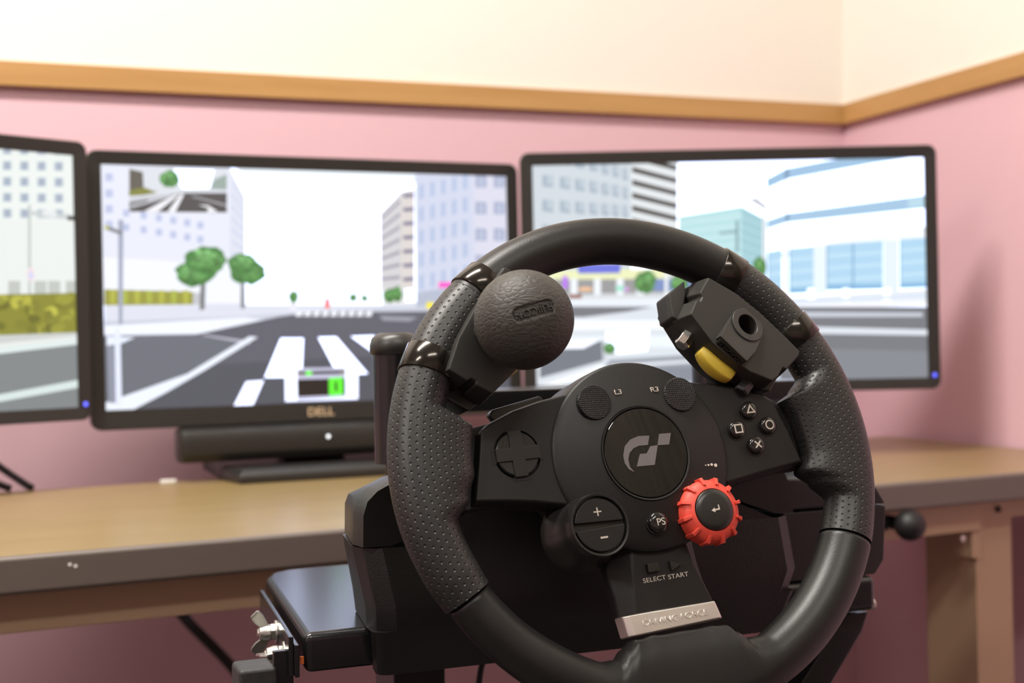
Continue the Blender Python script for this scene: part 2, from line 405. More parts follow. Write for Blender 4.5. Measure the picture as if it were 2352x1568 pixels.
def ellipse_pts(n, rx, ry, cx, cy): return [(cx + rx * math.cos(2 * math.pi * i / n), cy + ry * math.sin(2 * math.pi * i / n)) for i in range(n)]
def rrect(x0, x1, z0, z1, r, n=5):
    out = []
    for cx, cz, a0 in ((x1 - r, z1 - r, 0), (x0 + r, z1 - r, 90), (x0 + r, z0 + r, 180), (x1 - r, z0 + r, 270)):
        for i in range(n + 1):
            a = R(a0 + 90 * i / n); out.append((cx + r * math.cos(a), cz + r * math.sin(a)))
    return out
def make_monitor(cx, cy, dz, az, label, logo=False, led=True, bot=16):
    x = Vector((math.cos(az), math.sin(az), 0)); y = Vector((-math.sin(az), math.cos(az), 0))
    f = frame((cx, cy, CAMZ + dz), x, y, Zt)
    zb = -(CAMZ + dz - .72) * 1000                     # desk top in this frame
    t = thing('monitor', label, 'monitor', f @ Matrix.Translation((0, .04, zb * S)))
    hw, hh, bz = SWID / 2, SHGT / 2, 15.5
    o_ = rrect(-hw - bz, hw + bz, -hh - bot, hh + bz, 11); i_ = rrect(-hw, hw, -hh, hh, .6)
    b = MB(); n = len(o_)
    P = lambda ring, yy: [(p[0], yy, p[1]) for p in ring]
    sh = lambda ring, k: [(p[0] * (1 - k / 250), p[1] * (1 - k / 150)) for p in ring]
    b.loft([P(i_, 1.5), P(i_, -2.2), P(sh(o_, 1.2), -3.6), P(o_, -1.5), P(o_, 18)], cap=False)
    b.build('bezel', M['bezel'], t, f, smooth=40)
    MB().loft([P(o_, 18), P(sh(o_, 8), 32), P(sh(o_, 60), 52)]).build('back_shell', M['bezel'], t, f, bevel=1)
    MB().box(-hw - 1, hw + 1, 1.4, 6, -hh - 1, hh + 1).build('panel', M['groove'], t, f)
    MB().box(-38, 38, 30, 62, zb + 14, -20).build('stand_neck', M['bezel'], t, f, bevel=4)
    bp = [(-112, 140), (-118, 0), (-108, -70), (108, -70), (118, 0), (112, 140)]
    MB().loft([[(p[0] * 1.0, p[1], zb) for p in bp], [(p[0], p[1], zb + 9) for p in bp], [(p[0] * .95, p[1] * .93 + 2, zb + 15) for p in bp]]).build('stand_base', M['bezel'], t, f, bevel=2)
    if led: MB().lathe([(2.6, -3.9), (2.2, -4.3)], 14, (hw + 7.5, 0, -hh + 3), 'y').build('power_light', M['blueled'], t, f)
    if logo:
        fl = f @ Matrix.Rotation(R(90), 4, 'X')
        text('logo_lettering', 'DELL', 13.5, t, fl, (0, -hh - 11, 3.7), 0, M['logo_metal'], 1.05, .5)
    return t, Painter(f)

# ---- centre monitor
mc, S1 = make_monitor(-.2239, 1.5436, .0683, R(22.65), 'black widescreen monitor above the sound bar, showing a street with crosswalk stripes', True, False, 22)
WALL1 = (224, 227, 240)
S1.Rc(180, 330, 1250, 1000, (253, 254, 255))
S1.P([(520, 370), (960, 370), (960, 420), (560, 400)], (240, 248, 255))
S1.P([(230, 370), (527, 370), (527, 700), (230, 700)], WALL1)
S1.P([(527, 384), (563, 452), (563, 600), (527, 640)], (216, 219, 233))
for k in range(7): S1.P([(533, 415 + 27 * k), (560, 460 + 22 * k), (560, 466 + 22 * k), (533, 422 + 27 * k)], (200, 205, 226))
S1.P([(230, 590), (563, 610), (563, 700), (230, 700)], (235, 238, 248))
for x, ys in ((250, (407, 444, 480, 516)),):
    for y in ys: S1.Rc(x - 8, y - 9, x + 9, y + 9, (186, 194, 224))
for i, x in enumerate((290, 330, 365, 398, 430, 460)):
    for dy in (0, 33): S1.Rc(x - 7, 489 + 5.6 * i + dy - 8, x + 7, 489 + 5.6 * i + dy + 8, (184, 192, 223))
# rear-view mirror inset
S1.P([(296, 383), (521, 389), (521, 488), (298, 484)], (214, 218, 226))
S1.P([(400, 388), (492, 390), (482, 432), (420, 434), (405, 415)], (254, 254, 255))
S1.P([(297, 388), (328, 395), (330, 437), (297, 440)], (96, 92, 84))
S1.P([(296, 437), (330, 430), (362, 442), (330, 448), (296, 450)], (128, 130, 62))
S1.P([(492, 412), (521, 400), (521, 436), (482, 434)], (150, 166, 160))
S1.P([(296, 462), (420, 443), (521, 443), (521, 488), (298, 486)], (80, 77, 78))
S1.P([(296, 462), (300, 456), (380, 447), (400, 450), (300, 478)], (190, 192, 200))
S1.P([(330, 486), (402, 447), (412, 447), (362, 486)], (235, 236, 242)); S1.P([(385, 486), (415, 445), (423, 446), (402, 487)], (235, 236, 242))
S1.P([(298, 466), (340, 458), (340, 462), (298, 472)], (90, 88, 90)); S1.P([(455, 470), (478, 472), (500, 486), (475, 487), (480, 478)], (242, 243, 248)); S1.P([(445, 450), (521, 470), (521, 474), (438, 451)], (170, 170, 176))
S1.tree(390, 411, 23, 20)
# ground, hedge, pavement
S1.P([(240, 697), (640, 697), (1180, 690), (1180, 960), (240, 960)], (216, 219, 232))
S1.Rc(562, 655, 880, 700, (250, 251, 254))
S1.P([(240, 664), (443, 670), (443, 699), (240, 701)], (150, 150, 62))
for k in range(7): S1.P([(252 + 28 * k, 666), (266 + 28 * k, 667), (264 + 28 * k, 697), (254 + 28 * k, 698)], (176 - 8 * (k % 2), 178, 72))
S1.Rc(443, 672, 462, 699, (190, 192, 198))
S1.P([(240, 738), (560, 726), (620, 722), (900, 705), (1180, 700), (1180, 960), (240, 960)], (196, 200, 214))
S1.P([(240, 748), (560, 729), (605, 733), (455, 766), (240, 768)], (236, 241, 251))
S1.P([(240, 772), (450, 768), (560, 745), (640, 727), (720, 716), (900, 716), (1180, 712), (1180, 960), (240, 960)], (92, 93, 104))
S1.P([(240, 850), (1180, 800), (1180, 960), (240, 960)], (80, 82, 92))
S1.P([(240, 772), (440, 770), (580, 785), (400, 868), (240, 930)], (104, 108, 118))
S1.P([(470, 768), (576, 783), (572, 790), (462, 770)], (178, 178, 194))
S1.P([(573, 772), (592, 774), (470, 850), (380, 902), (305, 941), (240, 946), (240, 925), (340, 890), (430, 858)], (232, 238, 250))
S1.P([(245, 772), (310, 775), (275, 790), (245, 794)], (228, 234, 250))
S1.P([(246, 796), (264, 796), (266, 925), (250, 925)], (140, 144, 160))
S1.P([(263, 752), (276, 752), (280, 932), (266, 934)], (226, 232, 250))
for k in range(9): S1.P([(683 + 20 * k, 714), (695 + 20 * k, 714), (693 + 20 * k, 726), (677 + 20 * k, 726)], (236, 238, 246))
S1.P([(645, 776), (697, 776), (693, 866), (607, 867)], (254, 254, 255)); S1.P([(730, 774), (772, 773), (845, 858), (776, 862)], (254, 254, 255)); S1.P([(805, 772), (860, 770), (860, 812)], (254, 254, 255))
S1.P([(565, 876), (606, 873), (581, 930), (536, 933)], (250, 251, 255))
S1.P([(870, 725), (960, 728), (940, 738), (880, 736)], (150, 152, 164))
# instrument inset
S1.P([(654, 846), (822, 843), (822, 916), (655, 922)], (250, 250, 255)); S1.P([(682, 846), (793, 843), (794, 912), (683, 919)], (198, 198, 224))
S1.P([(682, 853), (793, 850), (793, 858), (682, 861)], (50, 44, 40)); S1.P([(682, 871), (793, 868), (794, 906), (683, 911)], (28, 18, 16))
S1.Rc(684, 854, 692, 861, (120, 110, 30)); S1.Rc(781, 851, 790, 858, (120, 110, 30)); S1.blob(709, 857, 8, 5.5, (110, 255, 60), 12, 0)
S1.P([(755, 868), (787, 866), (788, 906), (756, 909)], (98, 250, 50)); S1.P([(768, 876), (774, 876), (775, 898), (769, 899)], (24, 30, 14))
# trees, lamp post, right-hand buildings
S1.P([(461, 640), (472, 640), (470, 710), (458, 712)], (120, 122, 124)); S1.P([(553, 640), (562, 640), (563, 708), (552, 708)], (130, 134, 138))
S1.tree(448, 628, 46, 30); S1.tree(472, 598, 48, 32); S1.tree(570, 625, 42, 28); S1.tree(555, 606, 32, 24)
S1.P([(271, 505), (283, 505), (281, 745), (272, 745)], (158, 164, 184)); S1.P([(240, 518), (250, 520), (280, 532), (279, 540), (240, 526)], (120, 122, 130)); S1.Rc(240, 519, 250, 526, (190, 190, 60))
S1.P([(873, 490), (920, 441), (920, 662), (874, 668)], (206, 205, 208)); S1.P([(920, 441), (951, 434), (951, 662), (920, 664)], (214, 208, 205))
for k in range(7):
    S1.P([(924, 446 + 32 * k), (949, 444 + 32 * k), (949, 453 + 32 * k), (926, 454 + 32 * k)], (120, 115, 142))
    S1.P([(874, 500 + 23 * k), (918, 459 + 29 * k), (918, 466 + 29 * k), (874, 506 + 23 * k)], (150, 146, 164))
S1.P([(952, 380), (1085, 380), (1088, 672), (955, 694)], (203, 209, 229)); S1.P([(1085, 380), (1185, 380), (1185, 660), (1088, 672)], (212, 213, 229))
for r in range(5):
    for c in range(5):
        x = 962 + 25 * c; y = 425 + 52 * r - 5.5 * c
        S1.P([(x, y), (x + 10, y - 3), (x + 10, y + 30), (x, y + 33)], (176, 190, 219))
    for x in (1091, 1133): S1.P([(x, 402 + 61 * r), (x + 25, 404 + 61 * r), (x + 25, 431 + 61 * r), (x, 431 + 61 * r)], (164, 171, 198)); 
    for x in (1099, 1141): S1.Rc(x, 408 + 61 * r, x + 10, 428 + 61 * r, (182, 192, 214))
S1.P([(955, 672), (1030, 660), (1030, 700), (955, 704)], (176, 184, 202)); S1.Rc(1006, 648, 1045, 661, (255, 90, 200)); S1.Rc(978, 694, 996, 709, (244, 228, 60)); S1.Rc(878, 662, 930, 700, (225, 225, 226))
S1.tree(893, 679, 14, 17); S1.tree(910, 676, 13, 18); S1.tree(673, 682, 11, 14); S1.tree(810, 684, 9, 9); S1.tree(836, 685, 8, 8)
S1.Rc(745, 686, 756, 708, (238, 110, 100)); S1.P([(714, 624), (733, 624), (733, 629), (716, 629)], (140, 182, 168)); S1.Rc(664, 695, 680, 714, (228, 230, 240))
S1.build(mc)

# ---- right monitor
mr_, S2 = make_monitor(.2675, 1.625, .0795, R(0), 'black widescreen monitor beside the wall corner, showing a white building with blue windows', False, True, 14)
S2.Rc(1150, 300, 2200, 950, (254, 255, 255))
S2.P([(1200, 380), (1450, 370), (1450, 620), (1200, 660)], (200, 209, 216))
for c, (x, wd) in enumerate(((1258, 25), (1298, 24), (1332, 22), (1363, 19), (1390, 17), (1414, 15), (1436, 12))):
    for r in range(-1, 4):
        y = 416 + 4.5 * c + r * (57 - 2.4 * c)
        S2.P([(x - wd / 2, y - 15), (x + wd / 2, y - 12), (x + wd / 2, y + 15), (x - wd / 2, y + 12)], (163, 176, 190))
        S2.P([(x - 1, y - 12), (x + wd / 2 - 2, y - 10), (x + wd / 2 - 2, y + 6), (x - 1, y + 5)], (184, 198, 208))
S2.P([(1450, 366), (1556, 366), (1556, 540), (1450, 510)], (218, 223, 226))
for k in range(-2, 6): S2.P([(1452, 383 + 29.5 * k), (1555, 410 + 29 * k), (1555, 421 + 29 * k), (1452, 395 + 29.5 * k)], (62, 57, 55))
S2.P([(1559, 497), (1703, 474), (1703, 640), (1559, 640)], (178, 217, 221)); S2.P([(1703, 474), (1761, 505), (1761, 640), (1703, 640)], (154, 196, 206))
for k in range(6): S2.P([(1559, 512 + 20 * k), (1703, 492 + 22 * k), (1703, 497 + 22 * k), (1559, 516 + 20 * k)], (196, 226, 230)); S2.P([(1703, 495 + 22 * k), (1760, 520 + 20 * k), (1760, 524 + 20 * k), (1703, 500 + 22 * k)], (170, 208, 216))
S2.Rc(1690, 506, 1696, 580, (120, 150, 160)); S2.P([(1652, 533), (1694, 529), (1694, 535), (1652, 538)], (130, 162, 170))
S2.P([(1715, 458), (1738, 452), (1778, 485), (1765, 488)], (196, 198, 204)); S2.Rc(1751, 485, 1758, 610, (222, 224, 228))
S2.tree(1745, 612, 16, 22)
S2.P([(1760, 410), (1806, 386), (1960, 350), (2150, 340), (2150, 660), (1762, 690)], (254, 255, 255))
S2.P([(1760, 411), (1806, 387), (1890, 371), (1960, 360), (2125, 357), (2000, 376), (1810, 411), (1762, 433)], (152, 187, 217))
S2.P([(1762, 506), (1808, 490), (2125, 448), (2125, 478), (1808, 511), (1762, 526)], (158, 191, 219))
S2.P([(1802, 388), (1812, 386), (1812, 410), (1802, 413)], (120, 150, 178)); S2.P([(1804, 491), (1812, 489), (1812, 510), (1804, 512)], (120, 150, 178)); S2.P([(2085, 456), (2125, 451), (2125, 474), (2085, 478)], (178, 210, 226))
for x, y0, y1 in ((1804, 412, 490), (1872, 400, 482), (1947, 390, 470), (2037, 376, 458)): S2.Rc(x, y0, x + 3, y1, (216, 230, 242))
S2.P([(1762, 590), (1880, 560), (2125, 520), (2125, 545), (1880, 572), (1762, 600)], (240, 246, 252))
for x0, x1, t0, t1, b_ in ((1763, 1796, 578, 572, 668), (1812, 1869, 570, 566, 672), (1898, 2028, 562, 553, 664), (2066, 2130, 550, 545, 660)):
    S2.P([(x0, t0), (x1, t1), (x1, b_), (x0, b_ + 3)], (170, 208, 233))
    for k in range(3): S2.P([(x0, t0 + 22 + 28 * k), (x1, t1 + 22 + 28 * k), (x1, t1 + 30 + 28 * k), (x0, t0 + 30 + 28 * k)], (188, 220, 239))
    S2.P([(x0, b_ - 10), (x1, b_ - 12), (x1, b_), (x0, b_ + 3)], (130, 178, 214)); S2.Rc(x0, t0, x0 + 3, b_, (120, 160, 196))
S2.Rc(1957, 558, 1961, 662, (120, 166, 204)); S2.Rc(1868, 566, 1898, 676, (226, 238, 248)); S2.Rc(2029, 552, 2064, 668, (222, 234, 246)); S2.Rc(1800, 560, 1810, 680, (226, 238, 248))
# shop front, street furniture
S2.P([(1240, 625), (1600, 617), (1600, 690), (1240, 695)], (206, 210, 214)); S2.P([(1240, 622), (1520, 616), (1540, 640), (1240, 642)], (228, 232, 184)); S2.P([(1326, 606), (1426, 606), (1424, 627), (1328, 628)], (104, 112, 214))
S2.P([(1255, 642), (1540, 640), (1540, 672), (1255, 676)], (150, 150, 152))
for x in (1262, 1318, 1372, 1424, 1470): S2.Rc(x - 8, 640, x + 8, 678, (232, 238, 244))
S2.Rc(1292, 634, 1304, 662, (182, 120, 236)); S2.Rc(1306, 676, 1336, 686, (140, 84, 66)); S2.blob(1345, 664, 18, 5, (236, 190, 150)); S2.blob(1425, 662, 12, 6, (150, 222, 196)); S2.blob(1438, 664, 6, 5, (216, 160, 230))
S2.Rc(1500, 640, 1600, 668, (120, 140, 190)); S2.tree(1482, 648, 26, 26); S2.tree(1560, 650, 20, 20); S2.Rc(1526, 625, 1534, 682, (230, 234, 236))
S2.P([(1230, 686), (1830, 682), (2140, 662), (2140, 700), (1230, 708)], (226, 232, 240))
for x in (1862, 1942, 2036): S2.Rc(x - 8, 662, x + 8, 694, (250, 252, 255))
S2.P([(1800, 690), (2130, 672), (2130, 684), (1800, 700)], (212, 222, 236)); S2.P([(1800, 698), (2130, 690), (2130, 702), (1800, 708)], (238, 242, 250))
# road
S2.P([(1230, 702), (1530, 704), (2140, 704), (2140, 900), (1230, 905)], (214, 221, 228))
S2.P([(1240, 704), (1500, 704), (1440, 716), (1340, 728), (1240, 728)], (116, 118, 126))
S2.P([(1790, 705), (2140, 705), (2140, 880), (1880, 890), (1790, 890)], (116, 119, 126))
S2.P([(1800, 716), (2118, 718), (2118, 727), (1800, 728)], (196, 201, 212)); S2.P([(1860, 750), (2140, 757), (2140, 770), (1860, 766)], (216, 222, 230)); S2.P([(1860, 800), (2140, 806), (2140, 880), (1860, 880)], (128, 132, 140))
S2.P([(1240, 735), (1560, 735), (1600, 755), (1240, 758)], (240, 245, 250)); S2.P([(1240, 775), (1600, 770), (1640, 800), (1240, 790)], (232, 239, 246))
S2.P([(1240, 800), (1384, 782), (1384, 828), (1240, 868)], (112, 118, 128)); S2.P([(1240, 788), (1380, 780), (1340, 800), (1240, 802)], (246, 249, 252)); S2.P([(1382, 782), (1390, 782), (1392, 826), (1384, 828)], (190, 196, 206))
S2.P([(1392, 762), (1490, 758), (1486, 805), (1420, 812), (1396, 800)], (254, 255, 255)); S2.tree(1400, 800, 14, 14)
S2.P([(1400, 826), (1620, 812), (1620, 850), (1380, 856)], (150, 156, 166)); S2.P([(1400, 838), (1620, 824), (1620, 830), (1400, 846)], (226, 230, 238)); S2.P([(1240, 885), (1380, 838), (1400, 846), (1260, 893)], (244, 247, 250))
S2.P([(1430, 850), (1620, 838), (1620, 890), (1440, 890)], (130, 136, 148))
S2.build(mr_)

# ---- left monitor
ml_, S3 = make_monitor(-.630, 1.249, .0737, R(45.9), 'black widescreen monitor turned inward, showing an olive hedge before a white building', False, True, 14)
S3.Rc(-800, 150, 200, 1200, (228, 234, 231))
for r in range(-1, 4):
    for c in range(-8, 4):
        x, y = 16 + 39.5 * c, 382 + 36.5 * r - 1.0 * (3 - c) * .6
        S3.Rc(x - 10, y - 10, x + 10, y + 10, (176, 188, 200)); S3.Rc(x - 4, y - 8, x + 5, y + 8, (156, 168, 186))
S3.P([(-800, 470), (200, 512), (200, 690), (-800, 690)], (226, 231, 228))
for x in (-300, -200, -100, 18, 78, 110, 150): S3.Rc(x, 645, x + 28, 676, (186, 192, 186))
S3.Rc(64, 470, 70, 676, (184, 192, 190)); S3.P([(66, 484), (160, 492), (166, 504), (100, 500), (66, 492)], (196, 202, 204)); S3.P([(95, 482), (130, 486), (128, 500), (98, 494)], (222, 226, 228)); S3.Rc(154, 496, 172, 506, (70, 72, 70))
S3.blob(70, 630, 9, 16, (236, 214, 218), 14, 0); S3.blob(70, 632, 6, 10, (206, 208, 236), 14, 0)
S3.P([(-800, 690), (-200, 680), (200, 672), (200, 768), (-800, 790)], (134, 134, 46))
for k in range(90):
    x = random.uniform(-250, 185); y = random.uniform(682, 762); q = random.random()
    S3.blob(x, y, random.uniform(8, 18), random.uniform(7, 15), (96 + 90 * q, 98 + 86 * q, 30 + 40 * q), 9, .3)
S3.P([(-800, 800), (200, 762), (200, 1200), (-800, 1200)], (196, 200, 198))
S3.P([(-800, 850), (0, 788), (200, 768), (200, 786), (0, 806), (-800, 880)], (222, 226, 224))
S3.P([(-800, 890), (0, 812), (200, 786), (200, 1200), (-800, 1200)], (124, 130, 132)); S3.P([(-800, 872), (0, 798), (200, 774), (200, 788), (0, 812), (-800, 892)], (216, 228, 226))
S3.P([(-800, 1010), (0, 905), (200, 868), (200, 886), (0, 922), (-800, 1030)], (208, 222, 220))
S3.build(ml_)

# ---- sound bar under the centre monitor
fc = S1.fr
sb = thing('sound_bar', 'black sound bar with a white power light hung under a monitor', 'speaker', fc @ Matrix.Translation((0, -.002, -.196)))
prof = [(20, -157), (-14, -157), (-24, -161), (-27, -172), (-25, -186), (-16, -195), (8, -197), (20, -194)]
rings = []
for x, k in ((-163, .82), (-160, .95), (-155, 1), (155, 1), (160, .95), (163, .82)): rings.append([(x, p[0] * k, -177 + (p[1] + 177) * k) for p in prof])
bar = MB().loft(rings).build('grille', M['bezel'], sb, fc, bevel=1)
MB().lathe([(2.2, -27.6), (1.6, -28.6)], 14, (2, 0, -172), 'y').build('power_light', M['whiteled'], sb, fc)
for x in (-162.6, 162.6): MB().box(x - 1.5, x + 1.5, -12, 12, -189, -165).build('end_cap', M['blackside'], sb, fc, bevel=1)

# ---- small things on and behind the desk
C0 = Vector((.0707, .7258, CAMZ - .0647)); AZ, EL = .3726, .3015
NW = Vector((math.sin(AZ) * math.cos(EL), -math.cos(AZ) * math.cos(EL), math.sin(EL)))
UW = Vector((math.cos(AZ), math.sin(AZ), 0)); VW = NW.cross(UW)
def cable(name, pts, r, lab, m='cable'):
    P = [Vector(p) for p in pts]; out = []
    for i in range(len(P) - 1):
        p0, p1, p2, p3 = P[max(i - 1, 0)], P[i], P[i + 1], P[min(i + 2, len(P) - 1)]
        for k in range(8):
            t = k / 8
            out.append(.5 * ((2 * p1) + (p2 - p0) * t + (2 * p0 - 5 * p1 + 4 * p2 - p3) * t * t + (3 * p1 - p0 - 3 * p2 + p3) * t ** 3))
    out.append(P[-1])
    return tag(MB().tube([p * 1000 for p in out], r).build(name, M[m], None, None), lab, 'cable')
cable('monitor_cable', [(-.60, 1.36, .86), (-.60, 1.42, .80), (-.575, 1.452, .755), (-.524, 1.432, .7245), (-.520, 1.430, .7240)], 4, 'black cable dropping to the desk behind the inward-turned monitor')
cable('monitor_cable', [(-.62, 1.35, .86), (-.62, 1.40, .79), (-.595, 1.435, .745), (-.545, 1.424, .7245), (-.541, 1.423, .7240)], 4, 'shorter black cable ending beside the cable behind the inward-turned monitor')
cable('power_cable', [(-.47, 1.55, .70), (-.44, 1.565, .62), (-.394, 1.57, .553), (-.324, 1.57, .473), (-.27, 1.57, .36), (-.24, 1.56, .1), (-.2, 1.5, .008)], 6.5, 'thick black cable hanging below the desk in front of the pink wall')
bf = lambda x, y, z: tuple(C0 + UW * x * S + Vector((-math.sin(AZ), math.cos(AZ), 0)) * y * S + Vector((0, 0, z * S)))
fcl = FD @ Matrix.Translation((.21, .463, 0))
tag(MB().prism(rrect(-9, 9, -5, 5, 3), 0, 4).build('cable_clip', M['whiteplastic'], None, fcl, bevel=1), 'small white plastic clip lying on the desk near its back edge', 'clip')

cable('wheel_cable', [bf(-10, 160, -119), bf(-20, 190, -145), bf(-26, 200, -160), bf(-34, 205, -250), bf(-50, 230, -500), bf(-60, 260, -796)], 2.2, 'thin black cable hanging below the racing wheel base')
# ================================================================== racing wheel
FWH = frame(C0, UW, VW, NW)                       # wheel frame: u right, v up, w towards the driver
FB = frame(C0, UW, Vector((-math.sin(AZ), math.cos(AZ), 0)), Zt)   # base frame: x right, y away from driver, z up
rw = thing('racing_wheel', 'black game racing wheel with dimpled grips and red dial on its hub', 'steering wheel', FB @ Matrix.Translation((0, .13, -.095)))
HC = (-4.0, .5)
RT = [(0, 14.0), (45, 13.4), (90, 13.3), (130, 13.4), (150, 14.0), (190, 14.8), (205, 14.2), (211.4, 13.4), (211.6, 12.0), (222, 12.3), (240, 13.2), (270, 13.5), (310, 14.6), (334.9, 14.6), (335.1, 14.6), (345, 14.2), (360, 14.0)]
EXT = [(-15, 0), (-11, 10), (-8, 19), (-2, 16), (10, 17), (17.5, 19), (19, 8), (21.5, 0), (164.5, 0), (166.6, 10), (168, 15), (182, 14.5), (190, 9), (194.5, 0), (247, 0), (252, 3), (254.2, 10), (256.5, 14.8), (263, 17.8), (272, 19), (281, 18), (286.5, 15.5), (289, 10), (291.5, 3), (297, 0), (345, 0)]
def ext(t):
    t = t % 360
    if t > 345: t -= 360
    return lerp_tab(EXT, t)
def rim(name, t0, t1, m, taper=(0, 0), label=None, dimp=False):
    n = max(24, int((t1 - t0) * 1.6)); nphi = 44; verts = []; uvs = []; faces = []; arcs = []
    for i in range(n + 1):
        t = t0 + (t1 - t0) * i / n; a = R(t); r = lerp_tab(RT, t % 360); e = ext(t)
        d0, d1 = t - t0, t1 - t
        k = 1
        if taper[0] and d0 < taper[0]: k = .90 + .10 * math.sqrt(max(0, 1 - (1 - d0 / taper[0]) ** 2))
        if taper[1] and d1 < taper[1]: k = .90 + .10 * math.sqrt(max(0, 1 - (1 - d1 / taper[1]) ** 2))
        r *= k
        cx, cy = 126.3 * 1.026 * math.cos(a), 126.3 * math.sin(a)
        p = 1 - .45 * min(1, e / 14); acc = 0; prev = None; row = []
        for j in range(nphi):
            f = 2 * math.pi * j / nphi; c, s_ = math.cos(f), math.sin(f)
            rad = r * c if c >= 0 else -(r + e) * abs(c) ** (1 if e < .01 else 1 - .25 * min(1, e / 14))
            hh = s_ if c >= 0 else math.copysign(abs(s_) ** p, s_)
            verts.append((cx + rad * math.cos(a), cy + rad * math.sin(a), r * hh)); cur = Vector((rad, r * hh))
            if prev is not None: acc += (cur - prev).length
            prev = cur; row.append(acc)
        tot = acc + (Vector((r, 0)) - prev).length
        uvs += [(126.3 * a * S, (q_ if q_ < tot / 2 else q_ - tot) * S) for q_ in row]
    for i in range(n):
        for j in range(nphi):
            q = (j + 1) % nphi; faces.append((i * nphi + j, i * nphi + q, (i + 1) * nphi + q, (i + 1) * nphi + j))
    faces += [tuple(range(nphi)), tuple(reversed(range(n * nphi, (n + 1) * nphi)))]
    me = bpy.data.meshes.new(name); me.from_pydata([Vector(v) * S for v in verts], [], faces); me.update()
    bm = bmesh.new(); bm.from_mesh(me); bmesh.ops.recalc_face_normals(bm, faces=bm.faces); bm.to_mesh(me); bm.free()
    uvl = me.uv_layers.new(name='UVMap')
    for p in me.polygons:
        vsx = [uvs[me.loops[l].vertex_index] for l in p.loop_indices]
        for l, (uu, vv) in zip(p.loop_indices, vsx):
            if vv < -.02 and max(x[1] for x in vsx) > .02: vv = max(x[1] for x in vsx)
            uvl.data[l].uv = (uu, vv)
    me.shade_smooth(); me.set_sharp_from_angle(angle=R(60)); me.materials.append(m)
    return link(name, me, rw, FWH, label)
rim('rim_top', 55.2, 133.8, M['rubber'], label='smooth black upper rim section')
rim('hand_grip', 133.9, 211.4, M['dimple'], label='dimpled black hand grip')
rim('hand_grip', -24.6, 55.1, M['dimple'], label='dimpled black hand grip')
rim('rim_bottom', 211.7, 335.2, M['rubber'], (1.2, 1.2), label='smooth black lower rim section')

# hub: shell with a domed face, glass badge, thumb pads
def dome(r): return 11.8 - 6.1 * (r / 51.8) ** 2
prof = [(40, -34), (54, -30), (53.2, -8), (52.3, 4.2), (51.6, 5.4), (50.6, dome(50.6))] + [(r, dome(r)) for r in (46, 40, 34, 29, 26.2)] + [(25.9, 8.5), (.5, 8.5)]
MB().lathe(prof, 96, (HC[0], HC[1], 0)).build('hub_shell', M['black'], rw, FWH, smooth=30)
MB().lathe([(25.9, 8.5), (25.9, 11.2), (25.0, 11.0), (24.6, 8.8)], 72, (HC[0], HC[1], 0), cap=False).build('badge_ring', M['groove'], rw, FWH)
bdg = MB().lathe([(24.4, 9), (24.4, 10.8), (24.2, 11.0)] + [(r, 11.0 + .7 * (1 - (r / 24) ** 2)) for r in (20, 15, 10, 5, .3)], 72, (HC[0], HC[1], 0)).build('badge', M['badge'], rw, FWH, smooth=20, label='glossy black round badge')
def wp(px):   # photo pixel -> wheel plane at badge height, relative to the wheel frame (mm)
    dx, dy = px[0] - 1176, px[1] - 784
    d = Vector(((dx * cr - dy * sr) / FPX, 1, -(dx * sr + dy * cr) / FPX)); o = Vector((0, 0, CAMZ))
    t = (C0 + NW * .0118 - o).dot(NW) / d.dot(NW); q = o + d * t - C0
    return (q.dot(UW) * 1000, q.dot(VW) * 1000)
LOGO = [[(1491.6, 1000), (1466, 1001), (1448, 1009), (1436, 1024), (1432, 1046), (1435, 1063), (1444, 1077), (1458, 1084.5), (1447, 1072), (1443, 1055), (1446, 1040), (1455, 1029), (1468, 1023), (1488, 1021.5)],
        [(1470, 1042), (1485.5, 1041), (1494, 1024.5), (1510.6, 1022), (1504, 1067), (1463, 1071)], [(1514.6, 996), (1540.6, 994), (1537, 1020.5), (1510.6, 1022)]]
b = MB()
for pl in LOGO:
    pts = [wp(p) for p in pl]; b.prism(pts, 11.0, 11.85)
b.build('emblem', M['grey_print'], bdg, FWH, label='grey GT emblem')
def thumb_pad(c, txt, tp):
    q = MB(); z = 8.6
    q.lathe([(9.7, z - 2), (9.7, z + 1.2), (9.2, z + 1.8), (.2, z + 2.2)], 40, (c[0], c[1], 0))
    o = q.build('thumb_button', M['knurl'], rw, FWH, smooth=40, label='round knurled thumb button')
    uvl = o.data.uv_layers.new(name='UVMap')
    for l in o.data.loops: v = o.data.vertices[l.vertex_index].co; uvl.data[l.index].uv = (v.x, v.y)
    text('lettering', txt, 3.9, rw, FWH, (tp[0], tp[1], dome(math.hypot(tp[0] + 4, tp[1])) + .55), R(3), M['white'], 1.25, .6)
thumb_pad((-29.3, 29.6), 'L3', (-14.4, 34.8)); thumb_pad((23.0, 32.2), 'R3', (8.0, 35.6))
for i, (x, y) in enumerate(((31.7, -8.0), (33.6, -7.9), (35.8, -7.7), (38.5, -8.1))):
    rr = .35 + .2 * i; MB().lathe([(rr, 0), (rr, .4)], 14, (x, y, dome(math.hypot(x + 4, y)))).build('indicator_dot', M['white'], rw, FWH)

